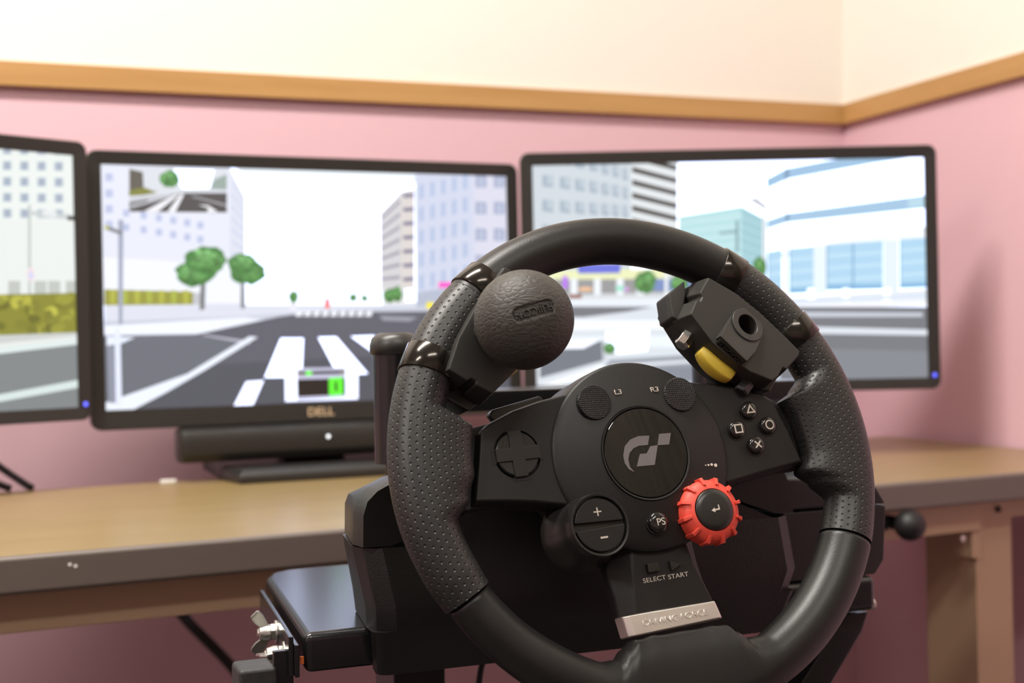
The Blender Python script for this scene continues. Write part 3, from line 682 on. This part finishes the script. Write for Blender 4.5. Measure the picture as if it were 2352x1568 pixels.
# side spokes
def spoke(pts, base, z0, z1, label):
    return MB().loft([[(p[0], p[1], z0) for p in base], [(p[0], p[1], z1 - 3.0) for p in base], [(p[0], p[1], z1) for p in pts]]).build('spoke', M['black'], rw, FWH, bevel=.9, seg=3, label=label)
LP = [(-40, 36.5), (-58, 32.5), (-74, 27.8), (-88, 21.5), (-93.5, 17.5), (-97, 0), (-101, -18.3), (-85, -19), (-69, -20.4), (-50, -23.4), (-35, -10), (-34, 20)]
LB = [(-40, 37.5), (-58, 33.6), (-74.5, 28.8), (-89, 22.2), (-94.6, 17.7), (-98, 0), (-102, -19.6), (-85, -20.8), (-69, -22.2), (-49, -25.2), (-34, -10), (-33, 20)]
lsp = spoke(LP, LB, -14, 4.2, 'left-hand spoke carrying the direction pad')
RP = [(32, 40), (59.6, 36.6), (77, 31.5), (84, 27), (90.4, 9.7), (95.6, -8), (74.4, -11.5), (46, -17.2), (30, -10), (28, 20)]
RB = [(32, 41.5), (60, 38.2), (78.5, 33), (87.5, 28), (93.5, 10), (98, -9.6), (74.6, -13.5), (45, -19.6), (30, -10), (28, 20)]
spoke(RP, RB, -14, 4.6, 'right-hand spoke carrying four symbol buttons')
for pts in ([(-85, 24), (-99, 21), (-101, 0), (-105, -18), (-112, -22), (-85, -21), (-70, 0)], [(80, 29), (96, 27), (103, 5), (99, -11), (80, -12), (70, 8)]):
    MB().prism(pts, -12, -3).build('spoke_root', M['groove'], rw, FWH, bevel=1)
# direction pad
dc = (-75.4, 4.8); z = 4.2
cut(lsp, MB().lathe([(13.2, z - 3.2), (13.2, z + 4)], 64, (dc[0], dc[1], 0)), FWH)
q = MB().lathe([(13.25, z - 3.3), (13.25, z - 2.6), (.2, z - 2.6)], 56, (dc[0], dc[1], 0))
for k in range(4):
    a = R(3 + 90 * k); c, s_ = math.cos(a), math.sin(a)
    pts = [(12.2, -4.2), (14.1, -4.2), (14.1, 4.2), (12.2, 4.2)]
    q.prism([(dc[0] + x * c - y * s_, dc[1] + x * s_ + y * c) for x, y in pts], z - .3, z + .25)
dp = q.build('direction_pad', M['groove'], rw, FWH)
MB().lathe([(11.9, z - 2.8), (11.9, z + .6), (11.3, z + 1.1), (.2, z + .7)], 56, (dc[0], dc[1], 0)).build('pad_disc', M['blackside'], dp, FWH)
pts = [(-12.3, -3.7), (-3.7, -3.7), (-3.7, -12.3), (3.7, -12.3), (3.7, -3.7), (12.3, -3.7), (12.3, 3.7), (3.7, 3.7), (3.7, 12.3), (-3.7, 12.3), (-3.7, 3.7), (-12.3, 3.7)]
a = R(3); pts = [(dc[0] + x * math.cos(a) - y * math.sin(a), dc[1] + x * math.sin(a) + y * math.cos(a)) for x, y in pts]
MB().prism(pts, z - 2.8, z + 1.9).build('pad_cross', M['blackside'], dp, FWH, bevel=.5)
# four symbol buttons
def ring_poly(name, outer, inner, z, parent):
    b = MB(); n = len(outer)
    b.loft([[(p[0], p[1], z) for p in outer], [(p[0], p[1], z + .15) for p in outer], [(p[0], p[1], z + .15) for p in inner], [(p[0], p[1], z) for p in inner]], cap=False, closed=True)
    return b.build(name, M['white'], parent, FWH)
def rot(pts, c, a): return [(c[0] + x * math.cos(a) - y * math.sin(a), c[1] + x * math.sin(a) + y * math.cos(a)) for x, y in pts]
for nm, c in (('triangle', (66.6, 22.3)), ('square', (56.8, 11.7)), ('circle', (77.2, 13.1)), ('cross', (67.4, 2.2))):
    zt = 8.3
    o = MB().lathe([(5.6, 4.3), (5.6, 4.75), (5.1, 4.8), (5.0, 6.9), (4.6, 7.7), (3.6, 8.1), (2, zt - .05), (.2, zt)], 36, (c[0], c[1], 0)).build('symbol_button', M['gloss'], rw, FWH, smooth=50, label='glossy black button with %s symbol' % nm)
    sy = 'symbol'
    if nm == 'square': f_ = lambda k: rot([(-k, -k), (k, -k), (k, k), (-k, k)], c, R(3)); ring_poly(sy, f_(2.55), f_(1.8), zt - .1, o)
    if nm == 'circle': f_ = lambda k: [(c[0] + k * math.cos(i * math.pi / 18), c[1] + k * math.sin(i * math.pi / 18)) for i in range(36)]; ring_poly(sy, f_(2.8), f_(2.05), zt - .2, o)
    if nm == 'triangle': f_ = lambda k: rot([(k * math.cos(R(90 + 120 * i)), k * math.sin(R(90 + 120 * i)) - .3) for i in range(3)], c, R(3)); ring_poly(sy, f_(3.4), f_(1.9), zt - .08, o)
    if nm == 'cross':
        d = .42; e = 2.6; P_ = [(-d, -e), (d, -e), (d, -d), (e, -d), (e, d), (d, d), (d, e), (-d, e), (-d, d), (-e, d), (-e, -d), (-d, -d)]
        MB().prism(rot(P_, c, R(48)), zt - .2, zt + .08).build(sy, M['white'], o, FWH)
# PS button
c = (-3.4, -37.3); z0 = dome(38)
o = MB().lathe([(6.4, z0 - 1), (6.3, z0 + .3), (5.7, z0 + .4), (5.6, z0 + 2.6), (5.0, z0 + 3.6), (3.2, z0 + 4.1), (.2, z0 + 4.3)], 40, (c[0], c[1], 0)).build('home_button', M['gloss'], rw, FWH, smooth=50)
text('lettering', 'PS', 5.4, o, FWH, (c[0] + .6, c[1] - .2, z0 + 4.2), R(4), M['white'], 1.0, .3)
# red dial with twelve ribs
c = (27.6, -33.8); zt = 18
dial = MB().lathe([(14, 4), (17.2, 5), (17.2, 11.4), (16.8, 13.4), (15.4, 15.2), (12.8, 16.8), (11.6, 17.1), (11.3, 16.2), (.2, 16.2)], 72, (c[0], c[1], 0)).build('adjustment_dial', M['red'], rw, FWH, smooth=40, label='red ribbed dial')
for k in range(12):
    a = R(12 + 30 * k)
    P4 = rot([(14.0, -.8), (18.3, -1.1), (18.3, 1.1), (14.0, .8)], c, a); zz = [17.3, 14.9, 14.9, 17.3]
    MB().loft([[(p[0], p[1], 6) for p in P4], [(p[0], p[1], h) for p, h in zip(P4, zz)]]).build('rib', M['red'], dial, FWH, bevel=.25, smooth=20)
MB().lathe([(11.1, 15), (11.1, 17.6), (10.7, 18.1)] + [(r, 18.1 + .9 * (1 - (r / 11) ** 2)) for r in (8, 5, 2, .2)], 56, (c[0], c[1], 0)).build('dial_cap', M['blackside'], dial, FWH, smooth=45)
arr = [(-2.9, -.4), (-.7, .9), (-.7, .05), (1.7, .05), (1.7, 2.0), (2.3, 2.0), (2.3, -.75), (-.7, -.75), (-.7, -1.7)]
MB().prism(rot(arr, c, R(7)), 18.7, 19.15).build('arrow_mark', M['white'], dial, FWH)
# plus / minus knob
c = (-41.3, -37.6)
kn = MB().lathe([(20.5, -12), (20.2, -4), (17.4, 2), (16.9, 12), (16.6, 19.4), (16.0, 20.2), (15.0, 20.0), (14.7, 17.0), (.2, 17.0)], 64, (c[0], c[1], 0)).build('rocker_knob', M['blackside'], rw, FWH, smooth=45)
for sg in (1, -1):
    half = [(13.9 * math.cos(R(a)), 13.9 * math.sin(R(a))) for a in range(4, 177, 8)]
    half = [(x, sg * y) for x, y in half]
    MB().prism(rot(half, c, R(3.2)), 16.5, 19.6 + (.25 if sg < 0 else 0)).build('rocker_button', M['black'], kn, FWH, bevel=.6, seg=3)
pl = [(-.35, -2.2), (.35, -2.2), (.35, -.35), (2.2, -.35), (2.2, .35), (.35, .35), (.35, 2.2), (-.35, 2.2), (-.35, .35), (-2.2, .35), (-2.2, -.35), (-.35, -.35)]
MB().prism(rot(pl, (c[0] - .4, c[1] + 6.8), R(3)), 19.6, 19.75).build('plus_mark', M['white'], kn, FWH)
MB().prism(rot([(-2.1, -.5), (2.1, -.5), (2.1, .5), (-2.1, .5)], (c[0] + 1.2, c[1] - 6.6), R(3)), 19.8, 20.0).build('minus_mark', M['white'], kn, FWH)
# lower spoke with SELECT and START
top = [(-17, -48), (-18.5, -60), (-19.5, -72), (-20.5, -83.2), (26.5, -80.2), (22.5, -70), (18.5, -60), (15.5, -48)]
low = [(-27, -46), (-30, -58), (-27.5, -72), (-26.5, -83.6), (28.5, -80.4), (27, -70), (25, -58), (24, -46)]
MB().loft([[(p[0], p[1], -14) for p in low], [(p[0], p[1], -6.5) for p in low], [(p[0], p[1], 1.8) for p in top]]).build('spoke', M['black'], rw, FWH, bevel=1.2, seg=3, label='lower spoke carrying SELECT and START buttons')
MB().prism(rot([(-3.4, -2.4), (3.4, -2.4), (3.6, 2.4), (-3.2, 2.4)], (-6.9, -59.8), R(4)), 1.5, 4.0).build('select_button', M['blackside'], rw, FWH, bevel=.5)
MB().prism(rot([(-3.2, -2.9), (3.8, 0), (-3.2, 2.9)], (6.6, -59.6), R(4)), 1.5, 4.0).build('start_button', M['blackside'], rw, FWH, bevel=.4)
text('lettering', 'SELECT', 3.4, rw, FWH, (-6.4, -65.8, 1.92), R(4), M['white'], 1.25, .1); text('lettering', 'START', 3.4, rw, FWH, (7.9, -65.1, 1.92), R(4), M['white'], 1.25, .1)
npl = [(-27.2, -83.2), (26.8, -80.2), (29.6, -89.6), (-25.4, -94.2)]
npo = MB().loft([[(p[0] * 1.03, p[1], -9) for p in npl], [(p[0] * 1.03, p[1], 1.0) for p in npl], [(p[0] * .95 + .5, p[1] * .995 - .3, 3.6) for p in npl]]).build('name_plate', M['plate'], rw, FWH, bevel=.8, seg=3, label='satin chrome name plate')
text('lettering', 'DRIVING FORCE', 4.5, npo, FWH, (1.6, -87.0, 3.75), R(3.6), M['plate'], 1.18, .5)
# paddle shifters behind the spokes
for pts in ([(-82.5, 30.5), (-80.5, 33.2), (-51, 40.2), (-49.5, 37.5), (-40, 20), (-70, 15)], [(42, 44), (73, 37.5), (76, 34), (66, 18), (36, 24)]):
    MB().prism(pts, -17, -11).build('shift_paddle', M['steel_paint'], rw, FWH, bevel=1.2)
# steering column and base
MB().lathe([(46, -33), (40, -44), (36, -66)], 48, (HC[0], HC[1], 0)).build('steering_column', M['base'], rw, FWH)
def ringb(z, xl, xr, yf, yb, ch=13):
    return [(xl + 7, yb, z), (xl, yf + ch * 1.3, z), (xl + ch * .25, yf + ch * .5, z), (xl + ch, yf, z), (xr - ch, yf, z), (xr - ch * .25, yf + ch * .5, z), (xr, yf + ch * 1.3, z), (xr, yb, z)]
lc = MB().loft([ringb(-121.5, -131, 131, 75, 83.6, 5), ringb(-118, -133, 132, 73.5, 83.6, 5), ringb(-95.0, -136, 138, 64, 83.6, 6), ringb(-94.8, -136, 138, 64, 132), ringb(-81, -137.5, 141, 60, 132), ringb(-48.6, -143, 139, 66, 132)])
lc.prism([(-118, -50), (-70, -27.6), (70, -27.6), (97, -37.6), (125, -50)], 66, 131, 'xz')
lc.build('base_lower_cover', M['base'], rw, FB, bevel=.8)
UPP = [(-143, -47.4), (-127, -47.4), (-119, -45), (-70, -26), (70, -26), (98, -36), (126, -46), (139, -46.4), (138.5, -32), (133, -20), (100, -8), (40, -2), (-60, -2), (-100, -4), (-122, -10), (-134, -16), (-140, -22), (-142.5, -30)]
sc_ = lambda k, dz: [(x * k, z if z < -25.5 or x > 200 else -26 + (z + 26) * dz) for x, z in UPP]
MB().loft([[(x, 66, z) for x, z in sc_(.985, .93)], [(x, 71, z) for x, z in sc_(.99, .98)], [(x, 80, z) for x, z in UPP], [(x, 100, z) for x, z in sc_(.98, .85)], [(x, 133, z) for x, z in sc_(.94, .35)]]).build('base_upper_cover', M['base'], rw, FB, smooth=30)
GP = [(141, -27), (172, -29), (208, -33), (217, -37), (224.5, -48.5), (141, -48.5)]
MB().prism(GP, 88, 200, 'xz').build('shifter_upper_cover', M['base'], rw, FB, bevel=2, seg=3)
MB().prism([(141, -49.6), (224.5, -49.6), (222, -86), (215, -95), (141, -95)], 88.6, 200, 'xz').build('shifter_lower_cover', M['base'], rw, FB, bevel=1.5)

# ================================================================== spinner knobs clamped on the rim
def spinner(theta, dr, dt, roll, name, label, ball):
    a = R(theta); rr = Vector((math.cos(a), math.sin(a), 0)); tt = Vector((-math.sin(a), math.cos(a), 0))
    f = FWH @ Matrix(((rr.x, tt.x, 0, 0), (rr.y, tt.y, 0, 0), (0, 0, 1, 0), (0, 0, 0, 1))) @ Matrix.Translation((dr * S, dt * S, 0)) @ Matrix.Translation((.126, 0, 0)) @ Matrix.Rotation(roll, 4, 'Y') @ Matrix.Translation((-.126, 0, 0))
    t = thing(name, label, 'steering aid' if ball else 'clamp', f @ Matrix.Translation((.09, 0, .002)))
    face = [(103, 36), (107.5, 18), (108.8, 0), (108.4, -18), (107.5, -33), (104.5, -34), (92, -32.6), (91, -30.2), (84, -31), (79.5, -29.5), (74, -16), (71.5, 0), (71.5, 12), (76, 31.5), (86, 33.6), (87, 31.5), (90, 32), (91, 34.5)]
    side = [(102.5, 38.5), (107.6, 18), (108.8, 0), (108.4, -18), (107.5, -34), (104.5, -36), (92, -34.5), (91, -31.5), (85, -32.5), (79, -31), (72, -16), (69.5, 0), (69.5, 12), (74.5, 34), (86, 36.5), (87, 33.5), (90, 34), (91, 37.2)]
    MB().loft([[(p[0], p[1], 3) for p in side], [(p[0], p[1], 16) for p in face], [(90 + (p[0] - 90) * .975, p[1] * .975, 19.5) for p in face]]).build('clamp_body', M['knob'], t, f, bevel=.8, seg=2); body = t.children[-1]
    # lower jaw that grips the rim, bolt recess
    MB().prism([(106, 36), (112, 0), (106, -34), (84, -36), (72, -20), (69, 0), (71, 20), (78, 40), (92, 42)], -11, 3.2).build('lower_jaw', M['blackside'], t, f, bevel=1.5)
    if not ball: MB().prism([(92, 38), (98, 43), (84, 46), (74, 36), (76, 30)], -9, 8).build('jaw_end', M['knob'], t, f, bevel=1.2)
    # raised boss with socket
    bo = [(104, 12.5), (75, 11.2), (74.2, -9.5), (84, -10.5), (104, -9)]
    hz = [18.5, 25.0, 25.0, 24.0, 18.5]
    bs = MB().loft([[(p[0], p[1], 12) for p in bo], [(p[0], p[1], h) for p, h in zip(bo, hz)]]).build('boss', M['knob'], t, f, bevel=.8)
    sl = math.atan2(6.5, 29)
    fb = f @ Matrix.Translation((.0955, .0015, .0206)) @ Matrix.Rotation(sl, 4, 'Y')
    MB().lathe([(10.4, -3), (10.4, .5), (10.2, .7), (6.6, .7), (6.3, .4), (6.3, -13), (10.4, -13)], 48, cap=False).build('socket_ring', M['knob'], t, fb, smooth=40)
    MB().lathe([(6.25, -14), (6.25, -13), (.2, -13)], 32).build('socket_floor', M['groove'], t, fb)
    for o_ in (body, bs): cut(o_, MB().lathe([(6.6, -13.5), (6.6, 12)], 40), fb)
    MB().lathe([(10.75, -3), (10.75, .35), (10.45, .35)], 48, cap=False).build('socket_groove', M['groove'], t, fb)
    # maker's plate on the inner flank of the boss
    ft = f @ frame((.0738, .0008, .0205), (-.02, -1, 0), (.28, 0, .96), (-.96, 0, .28))
    pr = rrect(-9.0, 9.0, -2.9, 2.9, .6, 2)
    pf = MB(); n = len(pr); inn = rrect(-8.4, 8.4, -2.3, 2.3, .5, 2)
    pf.loft([[(p[0], p[1], -.4) for p in pr], [(p[0], p[1], .35) for p in pr], [(p[0], p[1], .35) for p in inn], [(p[0], p[1], -.4) for p in inn]], cap=False, closed=True)
    pf.build('plate_border', M['knob'], bs, ft)
    text('lettering', 'FUJICON', 4.4, bs, ft, (0, 0, .1), 0, M['knob'], 1.0, 1.2)
    # yellow release lever
    lv = []
    for i in range(9):
        k = i / 8; y = 12.5 - 24 * k; bulge = 4 * k * (1 - k)
        x1 = (69.0 if not ball else 73.0) - 2.2 * bulge; s_ = .72 + .28 * math.sin(math.pi * k) ** .5
        lv.append([(x1 + dx * s_, y, (8 if not ball else 4) + dz * s_) for dx, dz in ((6, -5), (6, 4.5), (2.5, 5.6), (-2.2, 4.6), (-3.6, 1.5), (-3.6, -3), (-2, -5))])
    MB().loft(lv).build('release_lever', M['yellow'], t, f, bevel=.8, label='yellow release lever')
    hx = [(4.6 * math.cos(R(60 * k)), 4.6 * math.sin(R(60 * k))) for k in range(6)]
    for yy in ((22, -21) if not ball else ()):
        fx = f @ Matrix.Translation((.0695 if yy > 0 else .0725, yy * S, .006)) @ Matrix.Rotation(R(-90), 4, 'Y')
        MB().loft([[(p[0], p[1], -4) for p in hx], [(p[0], p[1], 3.4) for p in hx], [(p[0] * .8, p[1] * .8, 4.6) for p in hx]]).build('hex_bolt', M['chrome' if yy > 0 else 'blackside'], t, fx, bevel=.3)
    # two straps round the rim
    for dth in (12.2, -12.0):
        th = theta + dth; b_ = MB(); rings = []
        for q_ in (-3.05, -3.0, -2.9, 2.9, 3.0, 3.05):
            al = R(th + q_); r = lerp_tab(RT, (th + q_) % 360) + (1.0 if abs(q_) < 3 else .8 if abs(q_) < 3.04 else -.3)
            cx, cy = 126.3 * 1.026 * math.cos(al), 126.3 * math.sin(al)
            rings.append([(cx + r * math.cos(k * math.pi / 24) * math.cos(al), cy + r * math.cos(k * math.pi / 24) * math.sin(al), r * math.sin(k * math.pi / 24)) for k in range(48)])
        b_.loft(rings, cap=False)
        st = b_.build('strap', M['band'], t, FWH, smooth=50, label='glossy black metal strap' if ball else None)
        # strap tail running under the clamp
        MB().box(102, 115, dth * 2.25 - 5, dth * 2.25 + 5, -1.5, 6).build('strap_tail', M['blackside'], st, f, bevel=.6)
    if ball:
        bc = Vector((-78.6, 64.9, 45.5))
        # neck from the socket to the ball
        fi = f.inverted() @ FWH
        top_ = fi @ (bc * S); base_ = Vector((.0955, .0015, .021)); ax = (top_ - base_).normalized()
        xx = ax.cross(Vector((0, 1, 0))).normalized(); fn = f @ frame(base_, xx, ax.cross(xx), ax)
        MB().lathe([(10.8, -1), (10.8, 2.5), (9.2, 3.5), (8.2, 8), (9.5, 14)], 40).build('stem', M['knob'], t, fn, smooth=45)
        # ball: slightly squashed, faces the driver; emblem sunk in its front
        view = (Vector((0, 0, CAMZ)) - FWH @ (bc * S)).normalized()
        axb = (NW * .55 + view * .45).normalized()
        xb = Vector((0, 0, 1)).cross(axb).normalized(); yb = axb.cross(xb)
        fbk = frame(FWH @ (bc * S), xb, yb, axb)
        RB_ = 25.4
        pr_ = []
        for i in range(141):
            ph = -math.pi / 2 + math.pi * i / 140
            cc, ss = abs(math.cos(ph)) ** .92, math.copysign(abs(math.sin(ph)) ** .95, math.sin(ph))
            pr_.append((max(.05, RB_ * cc), RB_ * .93 * ss))
        bb = MB().lathe(pr_, 160).build('ball', M['leather'], t, fbk, smooth=80, label='brown-grey leatherette ball')
        def bend(co, lift=0):
            x, y, zz = co
            r2 = max(0, 1 - (math.hypot(x, y) / (RB_ * S)) ** (2 / .92))
            return Vector((x, y, RB_ * S * .93 * r2 ** .475 + zz))
        Rx = Matrix.Rotation(0, 3, 'Z'); ea = R(180 + 15); ec = (.5, .5)
        def pill(w_, h_, n=10):
            o_ = rrect(-w_, w_, -h_, h_, h_ * .7, n); return [(ec[0] + x * math.cos(ea) - y * math.sin(ea), ec[1] + x * math.sin(ea) + y * math.cos(ea)) for x, y in o_]
        for v in bb.data.vertices:                      # sunk oblong field for the maker's name
            if v.co.z < .01: continue
            x, y = v.co.x * 1000 - ec[0], v.co.y * 1000 - ec[1]
            x, y = x * math.cos(ea) + y * math.sin(ea), -x * math.sin(ea) + y * math.cos(ea)
            rr_ = 3.3; dx, dy = max(abs(x) - 10.8 + rr_, 0), max(abs(y) - 3.8 + rr_, 0)
            sd = rr_ - math.hypot(dx, dy); k = min(1, max(0, sd / .5)); v.co.z -= .0009 * k * k * (3 - 2 * k)
        text('lettering', 'FUJICON', 5.2, bb, fbk, (ec[0], ec[1], -.45), ea, M['leather'], .98, 1.0, bend=bend)
    return t
spinner(44.7, 0, 0, 0, 'spinner_clamp', 'dark grey knob clamp with empty round socket and yellow lever, strapped to rim', False)
spinner(141.8, 17, -4, R(-6), 'steering_spinner', 'round leatherette steering knob on a dark clamp strapped to rim', True)

# ================================================================== wheel stand
FLOORZ = -(CAMZ - .0647) * 1000
ws = thing('wheel_stand', 'black steel stand carrying the racing wheel, with wing nuts and two posts', 'stand', FB @ Matrix.Translation((0, .16, FLOORZ * S)))
DP = [(-171, 84), (212, 84), (212, 305), (-116, 305), (-136, 303), (-149, 294), (-156, 274)]
MB().prism(DP, -118, -95.4).build('deck', M['steel_paint'], ws, FB, bevel=4.5, seg=4)
# side flange, bolts and wing nuts on the left end of the deck
dl = Vector((-156 + 171, 274 - 84, 0)).normalized(); nl = Vector((-dl.y, dl.x, 0))
FF = FB @ frame(Vector((-.171, .084, 0)) + nl * .003, dl, nl, Zt)
MB().box(-2, 176, 0, 2.6, -119, -101).build('flange', M['steel_paint'], ws, FF, bevel=.5)
MB().box(2, 20, 2.6, 5.4, -119, -97).build('flange_plate', M['steel_paint'], ws, FF, bevel=.5)
MB().box(-.5, 1.0, -2.6, -.6, -112, -108).build('paint_mark', M['orange'], ws, FF)
def wing_nut(px_, z, spin, lab):
    fz = FF @ Matrix.Translation((px_ * S, .0025, z * S)) @ Matrix.Rotation(R(-90), 4, 'X') @ Matrix.Rotation(spin, 4, 'Z') @ Matrix.Scale(.86, 4)
    b = MB(); b.lathe([(8.2, 0), (8.2, 1.4), (7.6, 1.8)], 28); b.lathe([(6.2, 1.8), (6.2, 4.6)], 6); b.lathe([(4.0, 2), (4.0, 7)], 20)
    b.lathe([(5.8, 5), (5.8, 8), (4.6, 12.5), (3.2, 13), (2.8, 14)], 24)
    for sg in (1, -1):
        ring = []
        for k, (x, z_, hw, th) in enumerate(((3.0, 8, 3.0, 1.8), (6.5, 9.5, 3.2, 1.4), (10, 12.5, 4.2, 1.1), (13.5, 15.5, 4.0, 1.0), (14.6, 16.5, 3.0, .8))):
            ring.append([(sg * (x - hw * .7), -th, z_ + hw * .7), (sg * (x + hw * .7), -th, z_ - hw * .7), (sg * (x + hw * .7), th, z_ - hw * .7), (sg * (x - hw * .7), th, z_ + hw * .7)])
        b.loft(ring)
    b.build('wing_nut', M['zinc'], ws, fz, bevel=.5, label=lab)
wing_nut(80, -110, R(82), 'silver wing nut standing upright'); wing_nut(42, -115, R(10), 'silver wing nut lying level')
# posts, caps and cross bar behind the wheel
for x in (-93.5, 134):
    MB().lathe([(14, -10), (14, 62)], 40, (x, 158, 0)).build('post', M['steel_paint'], ws, FB)
    MB().lathe([(14.2, 58), (15.4, 59), (15.8, 64), (14.4, 68.5), (11, 71.2), (9, 71.8), (8.6, 70.4), (.2, 69.8)], 40, (x, 158, 0)).build('post_cap', M['cap'], ws, FB, smooth=50)
    MB().lathe([(5.5, -95), (5.5, -9)], 20, (x - (2 if x < 0 else 9), 158, 0)).build('post_stem', M['steel_paint'], ws, FB)
MB().box(-70, 240, 185, 250, 18.5, 32).build('cross_bar', M['steel_paint'], ws, FB, bevel=1.5)
for x in (-66, 222): MB().box(x, x + 16, 210, 235, -95, 19).build('bar_support', M['steel_paint'], ws, FB, bevel=1)
MB().lathe([(5, 236), (5, 287), (4, 288)], 20, (0, 222, 10), 'x').build('bolt', M['zinc'], ws, FB)
MB().lathe([(6, 0), (5.6, 3), (3, 5)], 18, (147, 190, 31.5)).build('bolt', M['zinc'], ws, FB)
MB().lathe([(4.2, 209), (4.2, 217), (3.4, 218)], 18, (0, 96, -116), 'x').build('bolt', M['zinc'], ws, FB)
# sloping brace, column, folded leg and floor foot
q = MB(); d = Vector((-.62, 0, -.78)); n_ = Vector((.78, 0, -.62)); p0 = Vector((207, 0, -118)) + d * -2
a0, a1 = p0 - n_ * 17, p0 + n_ * 13; L_ = 300
q.prism([(a0.x, -121), (a1.x - 4, -121), (a1.x - 2 + d.x * 12, a1.z + d.z * 12), (p0.x + d.x * L_ + n_.x * 14, p0.z + d.z * L_ + n_.z * 14), (p0.x + d.x * L_ - n_.x * 14, p0.z + d.z * L_ - n_.z * 14)], 96, 128, 'xz')
q.build('brace', M['steel_paint'], ws, FB, bevel=1.5)
MB().box(-104, -70, 140, 182, FLOORZ + 30, -117).build('column', M['steel_paint'], ws, FB, bevel=2)
MB().box(-20, 20, 92, 132, -400, -330).build('column_joint', M['steel_paint'], ws, FB, bevel=2)
MB().box(-104, 20, 126, 182, -400, -340).build('column_joint', M['steel_paint'], ws, FB, bevel=2)
MB().box(-210, 220, 80, 240, FLOORZ + .5, FLOORZ + 30).build('floor_foot', M['steel_paint'], ws, FB, bevel=3)
MB().box(-207, -186, 86, 112, FLOORZ + 29, -112.5).build('side_leg', M['worn'], ws, FB, bevel=2.5, seg=3)
MB().box(-187, -176, 90, 94, -300, -105).build('side_bar', M['steel_paint'], ws, FB, bevel=.6)
